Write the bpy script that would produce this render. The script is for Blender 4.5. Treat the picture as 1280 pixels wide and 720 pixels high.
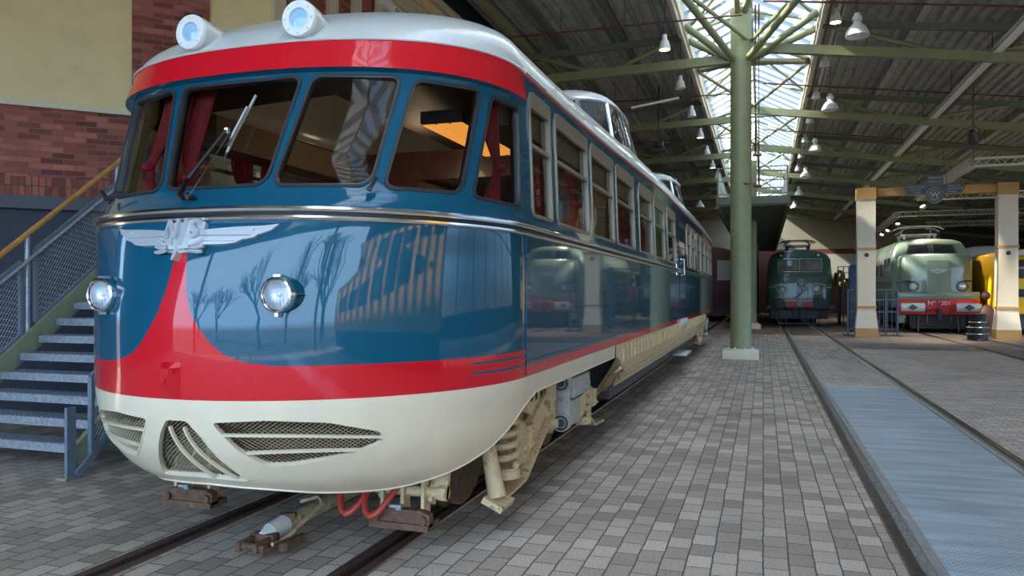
import bpy, bmesh, math, random
from mathutils import Vector, Matrix
from mathutils.geometry import delaunay_2d_cdt
random.seed(7)
PI = math.pi
scene = bpy.context.scene
col = scene.collection
for o in list(bpy.data.objects): bpy.data.objects.remove(o)

# ------------------------------------------------------------ camera, sky, sun
cam_d = bpy.data.cameras.new('camera'); cam = bpy.data.objects.new('camera', cam_d); col.objects.link(cam)
cam_d.sensor_fit = 'HORIZONTAL'; cam_d.sensor_width = 36.0; cam_d.lens = 960.0/1280.0*36.0
cam_d.shift_y = 6.0/1280.0; cam_d.clip_end = 500; cam_d.clip_start = .05
YAW = math.atan(314.0/960.0)
cam.location = (0, 0, 1.61); cam.rotation_euler = (PI/2, 0, YAW)
scene.camera = cam
vs = scene.view_settings
vs.view_transform = 'Standard'; vs.look = 'None'; vs.gamma = 1.0; vs.use_curve_mapping = False
vs.exposure = 0.58
SKY = 1.0
world = bpy.data.worlds.new('world'); scene.world = world; world.use_nodes = True
wn = world.node_tree; wn.nodes.clear()
wo = wn.nodes.new('ShaderNodeOutputWorld'); bg = wn.nodes.new('ShaderNodeBackground')
tc = wn.nodes.new('ShaderNodeTexCoord'); sx = wn.nodes.new('ShaderNodeSeparateXYZ'); cr = wn.nodes.new('ShaderNodeValToRGB')
mr = wn.nodes.new('ShaderNodeMapRange'); mr.inputs[1].default_value = -0.1; mr.inputs[2].default_value = 1.0
wn.links.new(tc.outputs['Generated'], sx.inputs[0]); wn.links.new(sx.outputs[2], mr.inputs[0]); wn.links.new(mr.outputs[0], cr.inputs[0])
cr.color_ramp.elements[0].position = 0.08; cr.color_ramp.elements[0].color = (.30, .27, .25, 1)
cr.color_ramp.elements[1].position = 1.0; cr.color_ramp.elements[1].color = (.42, .62, 1.0, 1)
e = cr.color_ramp.elements.new(0.12); e.color = (.42, .68, 1.0, 1)
e = cr.color_ramp.elements.new(0.40); e.color = (.50, .72, 1.0, 1)
wn.links.new(cr.outputs[0], bg.inputs[0])
md = wn.nodes.new('ShaderNodeMapRange'); md.inputs[1].default_value = -.35; md.inputs[2].default_value = .35; md.inputs[3].default_value = 5.0*SKY; md.inputs[4].default_value = .9*SKY
wn.links.new(sx.outputs[1], md.inputs[0]); wn.links.new(md.outputs[0], bg.inputs[1])   # brighter sky towards the open front
wn.links.new(bg.outputs[0], wo.inputs[0])
sun_d = bpy.data.lights.new('sun', 'SUN'); sun_d.energy = 15.0; sun_d.angle = math.radians(2); sun_d.color = (1, .93, .82)
sun = bpy.data.objects.new('sun', sun_d); col.objects.link(sun)
sun.rotation_euler = (math.radians(52), 0, math.radians(-80)); sun.location = (0, -20, 30)

# ------------------------------------------------------------ helpers
def tag(o, label=None, cat=None, group=None, kind=None):
    if label: o['label'] = label
    if cat: o['category'] = cat
    if group: o['group'] = group
    if kind: o['kind'] = kind
    return o
def thing(name, loc, label, cat, group=None, rz=0):
    o = bpy.data.objects.new(name, None); col.objects.link(o); o.location = loc; o.rotation_euler = (0, 0, rz)
    o.empty_display_size = .2
    return tag(o, label, cat, group)
def rootloc(p):
    v = Vector((0, 0, 0))
    while p is not None: v += p.location; p = p.parent
    return v
def children(o): return [c for c in o.children]
def copy_tree(o, parent=None):
    ch = children(o)
    c = o.copy(); col.objects.link(c); c.parent = parent
    for k in ch: copy_tree(k, c)
    return c
def V(*a): return Vector(a)
def frame_of(d):
    d = Vector(d).normalized(); up = V(0, 0, 1) if abs(d.z) < .95 else V(1, 0, 0)
    x = d.cross(up).normalized(); y = x.cross(d).normalized()
    return x, y, d
class MB:
    def __init__(s): s.v = []; s.f = []; s.m = []; s.k = 0; s.sm = []
    def mat(s, k): s.k = k; return s
    def add(s, vs_, fs, smooth=True):
        b = len(s.v); s.v += [Vector(p) for p in vs_]
        for f in fs: s.f.append([b+i for i in f]); s.m.append(s.k); s.sm.append(smooth)
        return s
    def box(s, c, d, rz=0, R=None, bev=0):
        hx, hy, hz = d[0]/2, d[1]/2, d[2]/2
        M = R if R is not None else Matrix.Rotation(rz, 3, 'Z')
        c = Vector(c)
        if bev <= 0:
            P = [c+M@V(x, y, z) for z in (-hz, hz) for y in (-hy, hy) for x in (-hx, hx)]
            return s.add(P, [(0, 2, 3, 1), (4, 5, 7, 6), (0, 1, 5, 4), (2, 6, 7, 3), (0, 4, 6, 2), (1, 3, 7, 5)], False)
        bm = bmesh.new(); bmesh.ops.create_cube(bm, size=1)
        for q in bm.verts: q.co = V(q.co.x*d[0], q.co.y*d[1], q.co.z*d[2])
        bmesh.ops.bevel(bm, geom=bm.edges[:], offset=min(bev, min(d)*.45), segments=2, affect='EDGES', profile=.5)
        bm.verts.index_update()
        s.add([c+M@q.co for q in bm.verts], [[q.index for q in f.verts] for f in bm.faces], True); bm.free(); return s
    def b2(s, x0, x1, y0, y1, z0, z1, bev=0):
        return s.box(((x0+x1)/2, (y0+y1)/2, (z0+z1)/2), (abs(x1-x0), abs(y1-y0), abs(z1-z0)), bev=bev)
    def bar(s, a, b, w, h=None, bev=0):
        a = Vector(a); b = Vector(b); x, y, d = frame_of(b-a); h = h or w
        M = Matrix((x, d, y)).transposed()
        return s.box((a+b)/2, (w, (b-a).length, h), R=M, bev=bev)
    def cyl(s, a, b, r, r2=None, n=16, caps=True):
        a = Vector(a); b = Vector(b); r2 = r if r2 is None else r2
        x, y, d = frame_of(b-a); P = []
        for q, rr in ((a, r), (b, r2)):
            for i in range(n):
                t = 2*PI*i/n; P.append(q+x*math.cos(t)*rr+y*math.sin(t)*rr)
        s.add(P, [(i, (i+1) % n, n+(i+1) % n, n+i) for i in range(n)])
        if caps:
            s.add(P[:n], [tuple(range(n))[::-1]], False); s.add(P[n:], [tuple(range(n))], False)
        return s
    def tube(s, pts, r, n=8, closed=False, caps=True):
        pts = [Vector(p) for p in pts]; N_ = len(pts); P = []
        rr = r if isinstance(r, (list, tuple)) else [r]*N_
        prev = None
        for i, p in enumerate(pts):
            a = pts[(i-1) % N_] if (closed or i > 0) else p
            b = pts[(i+1) % N_] if (closed or i < N_-1) else p
            d = (b-a).normalized()
            if prev is None: x, y, _ = frame_of(d)
            else:
                x = (prev-d*prev.dot(d)).normalized(); y = d.cross(x)
            prev = x
            for k in range(n):
                t = 2*PI*k/n; P.append(p+x*math.cos(t)*rr[i]+y*math.sin(t)*rr[i])
        F = []
        for i in range(N_ if closed else N_-1):
            j = (i+1) % N_
            for k in range(n): F.append((i*n+k, i*n+(k+1) % n, j*n+(k+1) % n, j*n+k))
        s.add(P, F)
        if not closed and caps:
            s.add(P[:n], [tuple(range(n))[::-1]], False); s.add(P[-n:], [tuple(range(n))], False)
        return s
    def lathe(s, prof, o, axis=(0, 0, 1), n=24):
        x, y, d = frame_of(axis); o = Vector(o); P = []
        for (r, h) in prof:
            for i in range(n):
                t = 2*PI*i/n; P.append(o+d*h+x*math.cos(t)*max(r, 1e-4)+y*math.sin(t)*max(r, 1e-4))
        return s.add(P, [(j*n+i, j*n+(i+1) % n, (j+1)*n+(i+1) % n, (j+1)*n+i) for j in range(len(prof)-1) for i in range(n)])
    def prism(s, poly, fn, t):
        n = len(poly); A = [Vector(fn(p[0], p[1], 0)) for p in poly]; B = [Vector(fn(p[0], p[1], t)) for p in poly]
        s.add(A+B, [(i, (i+1) % n, n+(i+1) % n, n+i) for i in range(n)]+[tuple(range(n))[::-1], tuple(range(n, 2*n))], False); return s
    def loft(s, rings, closed=True, cap=True):
        n = len(rings[0]); P = [p for r in rings for p in r]; F = []
        for j in range(len(rings)-1):
            for i in range(n if closed else n-1):
                F.append((j*n+i, j*n+(i+1) % n, (j+1)*n+(i+1) % n, (j+1)*n+i))
        s.add(P, F)
        if cap:
            s.add(rings[0], [tuple(range(n))[::-1]], False); s.add(rings[-1], [tuple(range(n))], False)
        return s
    def sphere(s, c, r, n=12, sc=(1, 1, 1)):
        c = Vector(c); P = []
        for j in range(n//2+1):
            a = PI*j/(n//2)
            for i in range(n):
                t = 2*PI*i/n; P.append(c+V(math.sin(a)*math.cos(t)*r*sc[0], math.sin(a)*math.sin(t)*r*sc[1], math.cos(a)*r*sc[2]))
        return s.add(P, [(j*n+i, (j+1)*n+i, (j+1)*n+(i+1) % n, j*n+(i+1) % n) for j in range(n//2) for i in range(n)])
    def build(s, name, mats, parent=None, world=True, smooth=True, fixn=True, sharp=35):
        if not isinstance(mats, (list, tuple)): mats = [mats]
        off = rootloc(parent) if (parent and world) else V(0, 0, 0)
        me = bpy.data.meshes.new(name)
        me.from_pydata([tuple(p-off) for p in s.v], [], s.f)
        for m in mats: me.materials.append(m)
        for p, k, g in zip(me.polygons, s.m, s.sm): p.material_index = k; p.use_smooth = g and smooth
        if fixn:
            bm = bmesh.new(); bm.from_mesh(me); bmesh.ops.remove_doubles(bm, verts=bm.verts, dist=1e-5)
            bmesh.ops.recalc_face_normals(bm, faces=bm.faces); bm.to_mesh(me); bm.free()
        me.set_sharp_from_angle(angle=math.radians(sharp))
        o = bpy.data.objects.new(name, me); col.objects.link(o)
        if parent: o.parent = parent
        return o
def text_mesh(txt, size, ext=.004, bold=False, align='CENTER'):
    cu = bpy.data.curves.new('t', 'FONT'); cu.body = txt; cu.size = size; cu.extrude = ext; cu.align_x = align; cu.align_y = 'CENTER'
    if bold: cu.offset = size*.02
    o = bpy.data.objects.new('t', cu); col.objects.link(o)
    dg = bpy.context.evaluated_depsgraph_get(); dg.update()
    me = bpy.data.meshes.new_from_object(o.evaluated_get(dg))
    vs_ = [v.co.copy() for v in me.vertices]; fs = [list(p.vertices) for p in me.polygons]
    bpy.data.objects.remove(o); bpy.data.curves.remove(cu); bpy.data.meshes.remove(me)
    return vs_, fs
def add_text(mb, txt, size, fn, ext=.004, sx=1.0, bold=False):
    vs_, fs = text_mesh(txt, size, ext, bold)
    mb.add([fn(p.x*sx, p.y, p.z) for p in vs_], fs, False)
def smooth01(x): x = max(0, min(1, x)); return x*x*(3-2*x)
def pchip(xs, ys):
    n = len(xs); h = [xs[i+1]-xs[i] for i in range(n-1)]; dl = [(ys[i+1]-ys[i])/h[i] for i in range(n-1)]
    d = [0]*n; d[0] = dl[0]; d[-1] = dl[-1]
    for i in range(1, n-1):
        if dl[i-1]*dl[i] <= 0: d[i] = 0
        else:
            w1 = 2*h[i]+h[i-1]; w2 = h[i]+2*h[i-1]; d[i] = (w1+w2)/(w1/dl[i-1]+w2/dl[i])
    def f(x):
        if x <= xs[0]: return ys[0]
        if x >= xs[-1]: return ys[-1]
        i = max(k for k in range(n-1) if xs[k] <= x)
        t = (x-xs[i])/h[i]
        return (1+2*t)*(1-t)**2*ys[i]+t*(1-t)**2*h[i]*d[i]+t*t*(3-2*t)*ys[i+1]+t*t*(t-1)*h[i]*d[i+1]
    return f

# ------------------------------------------------------------ materials
def pmat(name, c, rough=.5, metal=0, coat=0, spec=.5, emit=None, es=0, noise=0, nscale=20, bump=0, bscale=60, dirt=None, dscale=3, damt=.5, trans=0):
    m = bpy.data.materials.new(name); m.use_nodes = True; nt = m.node_tree; b = nt.nodes['Principled BSDF']
    b.inputs['Base Color'].default_value = (*c, 1); b.inputs['Roughness'].default_value = rough; b.inputs['Metallic'].default_value = metal
    b.inputs['Coat Weight'].default_value = coat; b.inputs['Coat Roughness'].default_value = .03; b.inputs['Specular IOR Level'].default_value = spec
    if coat > .7: b.inputs['Specular IOR Level'].default_value = .1
    if emit: b.inputs['Emission Color'].default_value = (*emit, 1); b.inputs['Emission Strength'].default_value = es
    L = nt.links.new; tco = nt.nodes.new('ShaderNodeTexCoord')
    colsock = None
    if noise:
        t = nt.nodes.new('ShaderNodeTexNoise'); t.inputs['Scale'].default_value = nscale; t.inputs['Detail'].default_value = 4
        L(tco.outputs['Object'], t.inputs['Vector'])
        r = nt.nodes.new('ShaderNodeMapRange'); r.inputs[1].default_value = .3; r.inputs[2].default_value = .7; r.inputs[3].default_value = 1-noise; r.inputs[4].default_value = 1+noise
        L(t.outputs[0], r.inputs[0])
        mx = nt.nodes.new('ShaderNodeMix'); mx.data_type = 'RGBA'; mx.blend_type = 'MULTIPLY'; mx.inputs[0].default_value = 1
        mx.inputs[6].default_value = (*c, 1); L(r.outputs[0], mx.inputs[7]); colsock = mx.outputs[2]
    if dirt:
        t = nt.nodes.new('ShaderNodeTexNoise'); t.inputs['Scale'].default_value = dscale; t.inputs['Detail'].default_value = 6; t.inputs['Roughness'].default_value = .7
        L(tco.outputs['Object'], t.inputs['Vector'])
        r = nt.nodes.new('ShaderNodeMapRange'); r.inputs[1].default_value = .52; r.inputs[2].default_value = .66; r.inputs[4].default_value = damt
        L(t.outputs[0], r.inputs[0])
        mx = nt.nodes.new('ShaderNodeMix'); mx.data_type = 'RGBA'; L(r.outputs[0], mx.inputs[0])
        if colsock: L(colsock, mx.inputs[6])
        else: mx.inputs[6].default_value = (*c, 1)
        mx.inputs[7].default_value = (*dirt, 1); colsock = mx.outputs[2]
    if colsock: L(colsock, b.inputs['Base Color'])
    if bump:
        t = nt.nodes.new('ShaderNodeTexNoise'); t.inputs['Scale'].default_value = bscale; t.inputs['Detail'].default_value = 5
        L(tco.outputs['Object'], t.inputs['Vector'])
        bp = nt.nodes.new('ShaderNodeBump'); bp.inputs['Strength'].default_value = bump; bp.inputs['Distance'].default_value = .01
        L(t.outputs[0], bp.inputs['Height']); L(bp.outputs[0], b.inputs['Normal'])
    return m
def glassmat(name, tint=(.85, .9, .88), refl=1.0):
    m = bpy.data.materials.new(name); m.use_nodes = True; nt = m.node_tree; nt.nodes.clear(); L = nt.links.new
    o = nt.nodes.new('ShaderNodeOutputMaterial'); mx = nt.nodes.new('ShaderNodeMixShader'); tr = nt.nodes.new('ShaderNodeBsdfTransparent')
    gl = nt.nodes.new('ShaderNodeBsdfGlossy'); fr = nt.nodes.new('ShaderNodeFresnel'); fr.inputs[0].default_value = 1.5
    mu = nt.nodes.new('ShaderNodeMath'); mu.operation = 'MULTIPLY'; mu.inputs[1].default_value = refl; mu.use_clamp = True
    tr.inputs[0].default_value = (*tint, 1); gl.inputs['Roughness'].default_value = 0.0
    L(fr.outputs[0], mu.inputs[0]); L(mu.outputs[0], mx.inputs[0]); L(tr.outputs[0], mx.inputs[1]); L(gl.outputs[0], mx.inputs[2]); L(mx.outputs[0], o.inputs[0])
    return m
def brickmat(name, c1, c2, mortar, bw, rh, ms, rot=(0, 0, 0), offset=.5, rough=.85, bump=.4, var=.25, c3=None, spec=.3, rnd=.06, big=None, coords='Object'):
    m = bpy.data.materials.new(name); m.use_nodes = True; nt = m.node_tree; b = nt.nodes['Principled BSDF']; L = nt.links.new
    tco = nt.nodes.new('ShaderNodeTexCoord'); mp = nt.nodes.new('ShaderNodeMapping'); mp.inputs['Rotation'].default_value = rot
    L(tco.outputs[coords], mp.inputs[0])
    # slight wander of the joints
    nz = nt.nodes.new('ShaderNodeTexNoise'); nz.inputs['Scale'].default_value = 5; L(mp.outputs[0], nz.inputs['Vector'])
    sb = nt.nodes.new('ShaderNodeVectorMath'); sb.operation = 'SUBTRACT'; sb.inputs[1].default_value = (.5, .5, .5); L(nz.outputs[1], sb.inputs[0])
    sc = nt.nodes.new('ShaderNodeVectorMath'); sc.operation = 'SCALE'; sc.inputs['Scale'].default_value = rnd*rh*2; L(sb.outputs[0], sc.inputs[0])
    ad = nt.nodes.new('ShaderNodeVectorMath'); L(mp.outputs[0], ad.inputs[0]); L(sc.outputs[0], ad.inputs[1])
    br = nt.nodes.new('ShaderNodeTexBrick'); br.offset = offset; br.inputs['Scale'].default_value = 1
    br.inputs['Color1'].default_value = (0, 0, 0, 1); br.inputs['Color2'].default_value = (1, 1, 1, 1); br.inputs['Mortar'].default_value = (.5, .5, .5, 1)
    br.inputs['Brick Width'].default_value = bw; br.inputs['Row Height'].default_value = rh; br.inputs['Mortar Size'].default_value = ms; br.inputs['Mortar Smooth'].default_value = .15
    L(ad.outputs[0], br.inputs['Vector'])
    rp = nt.nodes.new('ShaderNodeValToRGB'); rp.color_ramp.elements[0].color = (*c1, 1); rp.color_ramp.elements[1].color = (*c2, 1)
    if c3: e = rp.color_ramp.elements.new(.5); e.color = (*c3, 1)
    L(br.outputs['Color'], rp.inputs[0])
    n2 = nt.nodes.new('ShaderNodeTexNoise'); n2.inputs['Scale'].default_value = 90; n2.inputs['Detail'].default_value = 3; L(mp.outputs[0], n2.inputs['Vector'])
    r2 = nt.nodes.new('ShaderNodeMapRange'); r2.inputs[1].default_value = .3; r2.inputs[2].default_value = .7; r2.inputs[3].default_value = 1-var; r2.inputs[4].default_value = 1+var; L(n2.outputs[0], r2.inputs[0])
    mu = nt.nodes.new('ShaderNodeMix'); mu.data_type = 'RGBA'; mu.blend_type = 'MULTIPLY'; mu.inputs[0].default_value = 1; L(rp.outputs[0], mu.inputs[6]); L(r2.outputs[0], mu.inputs[7])
    n3 = nt.nodes.new('ShaderNodeTexNoise'); n3.inputs['Scale'].default_value = .8; n3.inputs['Detail'].default_value = 5; L(tco.outputs[coords], n3.inputs['Vector'])
    r3 = nt.nodes.new('ShaderNodeMapRange'); r3.inputs[1].default_value = .3; r3.inputs[2].default_value = .7; r3.inputs[3].default_value = .8; r3.inputs[4].default_value = 1.15; L(n3.outputs[0], r3.inputs[0])
    m3 = nt.nodes.new('ShaderNodeMix'); m3.data_type = 'RGBA'; m3.blend_type = 'MULTIPLY'; m3.inputs[0].default_value = 1; L(mu.outputs[2], m3.inputs[6]); L(r3.outputs[0], m3.inputs[7])
    m4 = nt.nodes.new('ShaderNodeMix'); m4.data_type = 'RGBA'; L(br.outputs['Fac'], m4.inputs[0]); L(m3.outputs[2], m4.inputs[6]); m4.inputs[7].default_value = (*mortar, 1)
    L(m4.outputs[2], b.inputs['Base Color']); b.inputs['Roughness'].default_value = rough; b.inputs['Specular IOR Level'].default_value = spec
    iv = nt.nodes.new('ShaderNodeMath'); iv.operation = 'SUBTRACT'; iv.inputs[0].default_value = 1; L(br.outputs['Fac'], iv.inputs[1])
    n4 = nt.nodes.new('ShaderNodeMath'); n4.operation = 'MULTIPLY_ADD'; n4.inputs[1].default_value = .35; L(n2.outputs[0], n4.inputs[0]); L(iv.outputs[0], n4.inputs[2])
    bp = nt.nodes.new('ShaderNodeBump'); bp.inputs['Strength'].default_value = bump; bp.inputs['Distance'].default_value = .008; L(n4.outputs[0], bp.inputs['Height']); L(bp.outputs[0], b.inputs['Normal'])
    return m
M = {}
M['blue'] = pmat('train_blue', (.003, .080, .142), .25, coat=1.0, noise=.06, nscale=3)
M['red'] = pmat('train_red', (.62, .008, .018), .3, coat=.9)
M['cream'] = pmat('train_cream', (.76, .64, .47), .35, coat=.5, noise=.04, nscale=4)
M['roof'] = pmat('train_roof', (.56, .56, .53), .3, coat=.5, dirt=(.45, .40, .30), dscale=5, damt=.25)
M['under'] = pmat('cream_running_gear', (.64, .46, .25), .55, noise=.2, nscale=14, dirt=(.10, .06, .035), dscale=14, damt=.8, bump=.3)
M['greyunder'] = pmat('grey_running_gear', (.42, .40, .36), .5, noise=.15, nscale=14, dirt=(.12, .08, .05), dscale=12, damt=.6)
M['black'] = pmat('black', (.012, .012, .014), .5)
M['rubber'] = pmat('rubber', (.02, .02, .022), .6)
M['dark'] = pmat('dark_steel', (.055, .055, .06), .5, metal=.3, noise=.3)
M['rust'] = pmat('rusty_steel', (.12, .06, .035), .7, noise=.4, nscale=25, dirt=(.22, .11, .05), dscale=10, damt=.7, bump=.3)
M['rustbar'] = pmat('rusty_cream_bar', (.42, .33, .2), .6, noise=.2, dirt=(.28, .10, .03), dscale=16, damt=1.0, bump=.3)
M['chrome'] = pmat('chrome', (.88, .88, .88), .16, metal=1)
M['reflector'] = pmat('satin_reflector', (.85, .87, .90), .38, metal=.6)
M['alu'] = pmat('aluminium', (.68, .68, .67), .3, metal=.85, noise=.08, nscale=8)
M['emblem'] = pmat('cast_aluminium', (.62, .64, .67), .35, metal=.5)
M['brass'] = pmat('brass', (.7, .42, .1), .25, metal=1)
M['winframe'] = pmat('bronze_frame', (.33, .27, .19), .35, metal=.4)
M['bead'] = pmat('dull_bead', (.10, .10, .10), .3, metal=.6)
M['lens'] = glassmat('lamp_glass', (.97, .98, 1.0), 1.3)
M['glass'] = glassmat('window_glass', (.70, .73, .73), .65)
M['wood'] = pmat('varnished_wood', (.10, .028, .012), .35, coat=.4, noise=.35, nscale=9)
M['woodl'] = pmat('light_wood', (.42, .2, .07), .35, coat=.3, noise=.2, nscale=9)
M['liner'] = pmat('cabin_lining', (.30, .21, .12), .6)
M['ceil'] = pmat('cabin_ceiling', (.05, .030, .022), .6)
M['curtain'] = pmat('red_curtain', (.32, .02, .025), .8, noise=.25, nscale=30)
M['tie'] = pmat('curtain_tie', (.55, .02, .03), .7)
M['seat'] = pmat('seat_cloth', (.28, .03, .03), .8)
M['mesh'] = pmat('grille_wire', (.50, .42, .28), .45, metal=.4)
M['green'] = pmat('hall_green_paint', (.22, .23, .115), .45, noise=.07, nscale=5)
M['dgreen'] = pmat('dark_green_paint', (.12, .14, .10), .55, noise=.1)
M['concrete'] = pmat('concrete', (.5, .48, .42), .8, noise=.12, bump=.2)
M['galv'] = pmat('galvanised_steel', (.36, .40, .45), .45, metal=.6, noise=.25, nscale=30)
M['steelpaint'] = pmat('blue_grey_steel', (.16, .20, .25), .5, metal=.2, noise=.1)
M['handwood'] = pmat('oak_handrail', (.50, .24, .06), .4, noise=.2, nscale=12)
M['string'] = pmat('olive_stringer', (.22, .24, .15), .5, noise=.1)
M['beige'] = pmat('beige_plaster', (.62, .49, .25), .8, noise=.06, nscale=2, dirt=(.42, .34, .18), dscale=1.2, damt=.35)
M['stone'] = pmat('beige_stone', (.55, .48, .33), .7, noise=.08)
M['navy'] = pmat('navy_panel', (.010, .014, .028), .6)
M['greyband'] = pmat('grey_lintel', (.06, .06, .075), .6)
M['teal'] = pmat('teal_board', (.01, .055, .05), .6)
M['deck'] = pmat('roof_deck', (.40, .385, .34), .6, metal=.0, noise=.25, nscale=3)
M['darkwall'] = pmat('dark_wall', (.10, .105, .12), .8)
M['slat'] = None
M['white'] = pmat('white_paint', (.75, .75, .72), .4)
M['lampwhite'] = pmat('lamp_enamel', (.62, .64, .62), .4)
M['pipe'] = pmat('red_brown_pipe', (.13, .045, .035), .5)
M['rail'] = pmat('rail_steel', (.2, .17, .15), .3, metal=.85, noise=.3, nscale=18, dirt=(.10, .05, .03), dscale=8, damt=.6)
M['rubble'] = pmat('rubble_fill', (.22, .20, .18), .9, noise=.5, nscale=60, bump=.6, dirt=(.05, .045, .04), dscale=25, damt=.9)
M['railtop'] = pmat('polished_rail_head', (.46, .44, .42), .35, metal=.5, noise=.2, nscale=10)
M['groove'] = pmat('groove_dirt', (.07, .06, .05), .9, noise=.4, nscale=40)
M['plate'] = None
M['lgreen'] = pmat('loco_green', (.03, .095, .06), .35, coat=.5, noise=.15, nscale=3, dirt=(.09, .11, .08), dscale=3, damt=.35)
M['lteal'] = pmat('loco_turquoise', (.21, .28, .215), .3, coat=.5, noise=.08, nscale=3)
M['lblue'] = pmat('loco_navy', (.01, .02, .07), .35)
M['lred'] = pmat('loco_red', (.55, .02, .025), .4)
M['lampon'] = pmat('lit_lamp', (1, .9, .7), .3, emit=(1, .85, .6), es=6)
M['lampglow'] = pmat('loco_lamp_glass', (.75, .65, .42), .1, spec=.8)
M['yellow'] = pmat('train_yellow', (.85, .48, .01), .35, coat=.5)
M['pillar'] = pmat('cream_pillar', (.68, .60, .46), .6, noise=.04)
M['tan'] = pmat('tan_band', (.46, .26, .08), .5)
M['signgrey'] = pmat('sign_grey', (.10, .11, .12), .4, metal=.4)
M['signlt'] = pmat('sign_letters', (.50, .52, .52), .4, metal=.3)
M['brown'] = pmat('brown_board', (.15, .05, .035), .6, noise=.15)
M['wagon'] = pmat('brown_wagon', (.13, .03, .022), .5, noise=.2)
M['panel'] = pmat('white_panel', (.55, .53, .48), .7)
M['upwall'] = pmat('cream_wall', (.42, .37, .27), .8)
M['trussm'] = pmat('truss_aluminium', (.75, .74, .70), .45, metal=.2)
M['railbrown'] = pmat('rusty_rail', (.09, .06, .05), .5, metal=.3, noise=.3, nscale=18, dirt=(.14, .06, .03), dscale=6, damt=.6)
M['ground'] = pmat('outdoor_paving', (.12, .125, .10), .9)
M['bark'] = pmat('bark', (.05, .04, .03), .9)
M['brick'] = brickmat('red_brick', (.14, .034, .028), (.40, .125, .08), (.15, .115, .10), .26, .075, .007, rot=(PI/2, 0, 0), c3=(.27, .068, .048), bump=.7)
M['soldier'] = brickmat('soldier_brick', (.16, .04, .03), (.36, .11, .07), (.09, .07, .06), .075, .25, .007, rot=(PI/2, 0, 0), offset=0, bump=.7)
# ------------------------------------------------------------ the railcar's surface
XC = -2.94; YC = 4.88; YF_END = 24.9
ZT = [.42, .5, .6, .8, 1.05, 1.4, 1.8, 2.04, 2.2, 2.5, 2.88, 3.08]
fY = pchip(ZT, [3.78, 3.62, 3.48, 3.34, 3.28, 3.27, 3.33, 3.42, 3.57, 3.675, 3.81, 3.86])
fW = pchip(ZT, [1.12, 1.23, 1.32, 1.41, 1.44, 1.44, 1.44, 1.44, 1.43, 1.42, 1.40, 1.42])
fN = pchip(ZT, [2.0, 2.0, 2.0, 2.0, 2.0, 2.0, 2.08, 2.25, 2.35, 2.35, 2.35, 2.35])
def arch(Y): return .15*smooth01((Y-5.2)/8)-.10*smooth01((Y-20)/6)
def endtaper(Y): return math.sqrt(max(0.02, 1-max(0, (Y-YF_END)/1.62)**2))
def plan(u, w, yf, n, yc):
    if abs(u) <= PI/2:
        s_, c_ = math.sin(u), math.cos(u); k = (abs(s_)**n+abs(c_)**n)**(-1/n)
        return XC+w*s_*k, yc-(yc-yf)*c_*k
    Y = yc+(abs(u)-PI/2)*1.5
    return XC+(w*endtaper(Y) if u > 0 else -w*endtaper(Y)), Y
def S0(u, z):
    X, Y = plan(u, fW(z), fY(z), fN(z), YC)
    return V(X, Y, z+(arch(Y)*smooth01((z-2.95)/.13) if z > 2.95 else 0))
fRY = pchip([0, .12, .3, .5, .7, .85, 1], [3.86, 3.97, 4.24, 4.62, 5.1, 5.6, 6.2])
def R0(u, t):
    a = t*PI/2; w = 1.42*math.cos(a)+1e-4; z = 3.08+.60*math.sin(a)**.95 if t > 0 else 3.08
    yc = YC+t*t*1.9
    X, Y = plan(u, w, fRY(t), 2.35-.35*t, yc)
    return V(X, Y, z+arch(Y)*(1+.35*math.sin(a)))
def nrm(S, u, v):
    e = 1e-3; a = S(u+e, v)-S(u-e, v); b = S(u, v+e)-S(u, v-e)
    n = a.cross(b)
    return n.normalized() if n.length > 1e-12 else V(0, 0, 1)
def P(S, u, v, off=0):
    p = S(u, v)
    return p+nrm(S, u, v)*off if off else p
def uY(Y): return PI/2+(Y-YC)/1.5
def inside(pt, poly):
    x, y = pt; c = False; n = len(poly); j = n-1
    for i in range(n):
        xi, yi = poly[i]; xj, yj = poly[j]
        if (yi > y) != (yj > y) and x < (xj-xi)*(y-yi)/(yj-yi)+xi: c = not c
        j = i
    return c
def dens(poly, d, closed=True):
    out = []; n = len(poly)
    for i in range(n if closed else n-1):
        a = poly[i]; b = poly[(i+1) % n]; L = math.hypot((b[0]-a[0])*1.45, b[1]-a[1]); k = max(1, int(math.ceil(L/d)))
        for j in range(k): out.append((a[0]+(b[0]-a[0])*j/k, a[1]+(b[1]-a[1])*j/k))
    if not closed: out.append(poly[-1])
    return out
def roundpoly(pts, r, k=5, sx=1/1.45):
    """rounded corners in (u, z); sx turns metres into u"""
    n = len(pts); out = []
    Q = [V(p[0]/sx, p[1], 0) for p in pts]
    for i in range(n):
        p = Q[i]; a = (Q[i-1]-p); b = (Q[(i+1) % n]-p)
        rr = min(r[i] if isinstance(r, (list, tuple)) else r, a.length*.45, b.length*.45)
        pa = p+a.normalized()*rr; pb = p+b.normalized()*rr
        for j in range(k+1):
            t = j/k; q = pa*(1-t)**2+p*2*t*(1-t)+pb*t*t
            out.append((q.x*sx, q.y))
    return out
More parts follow.
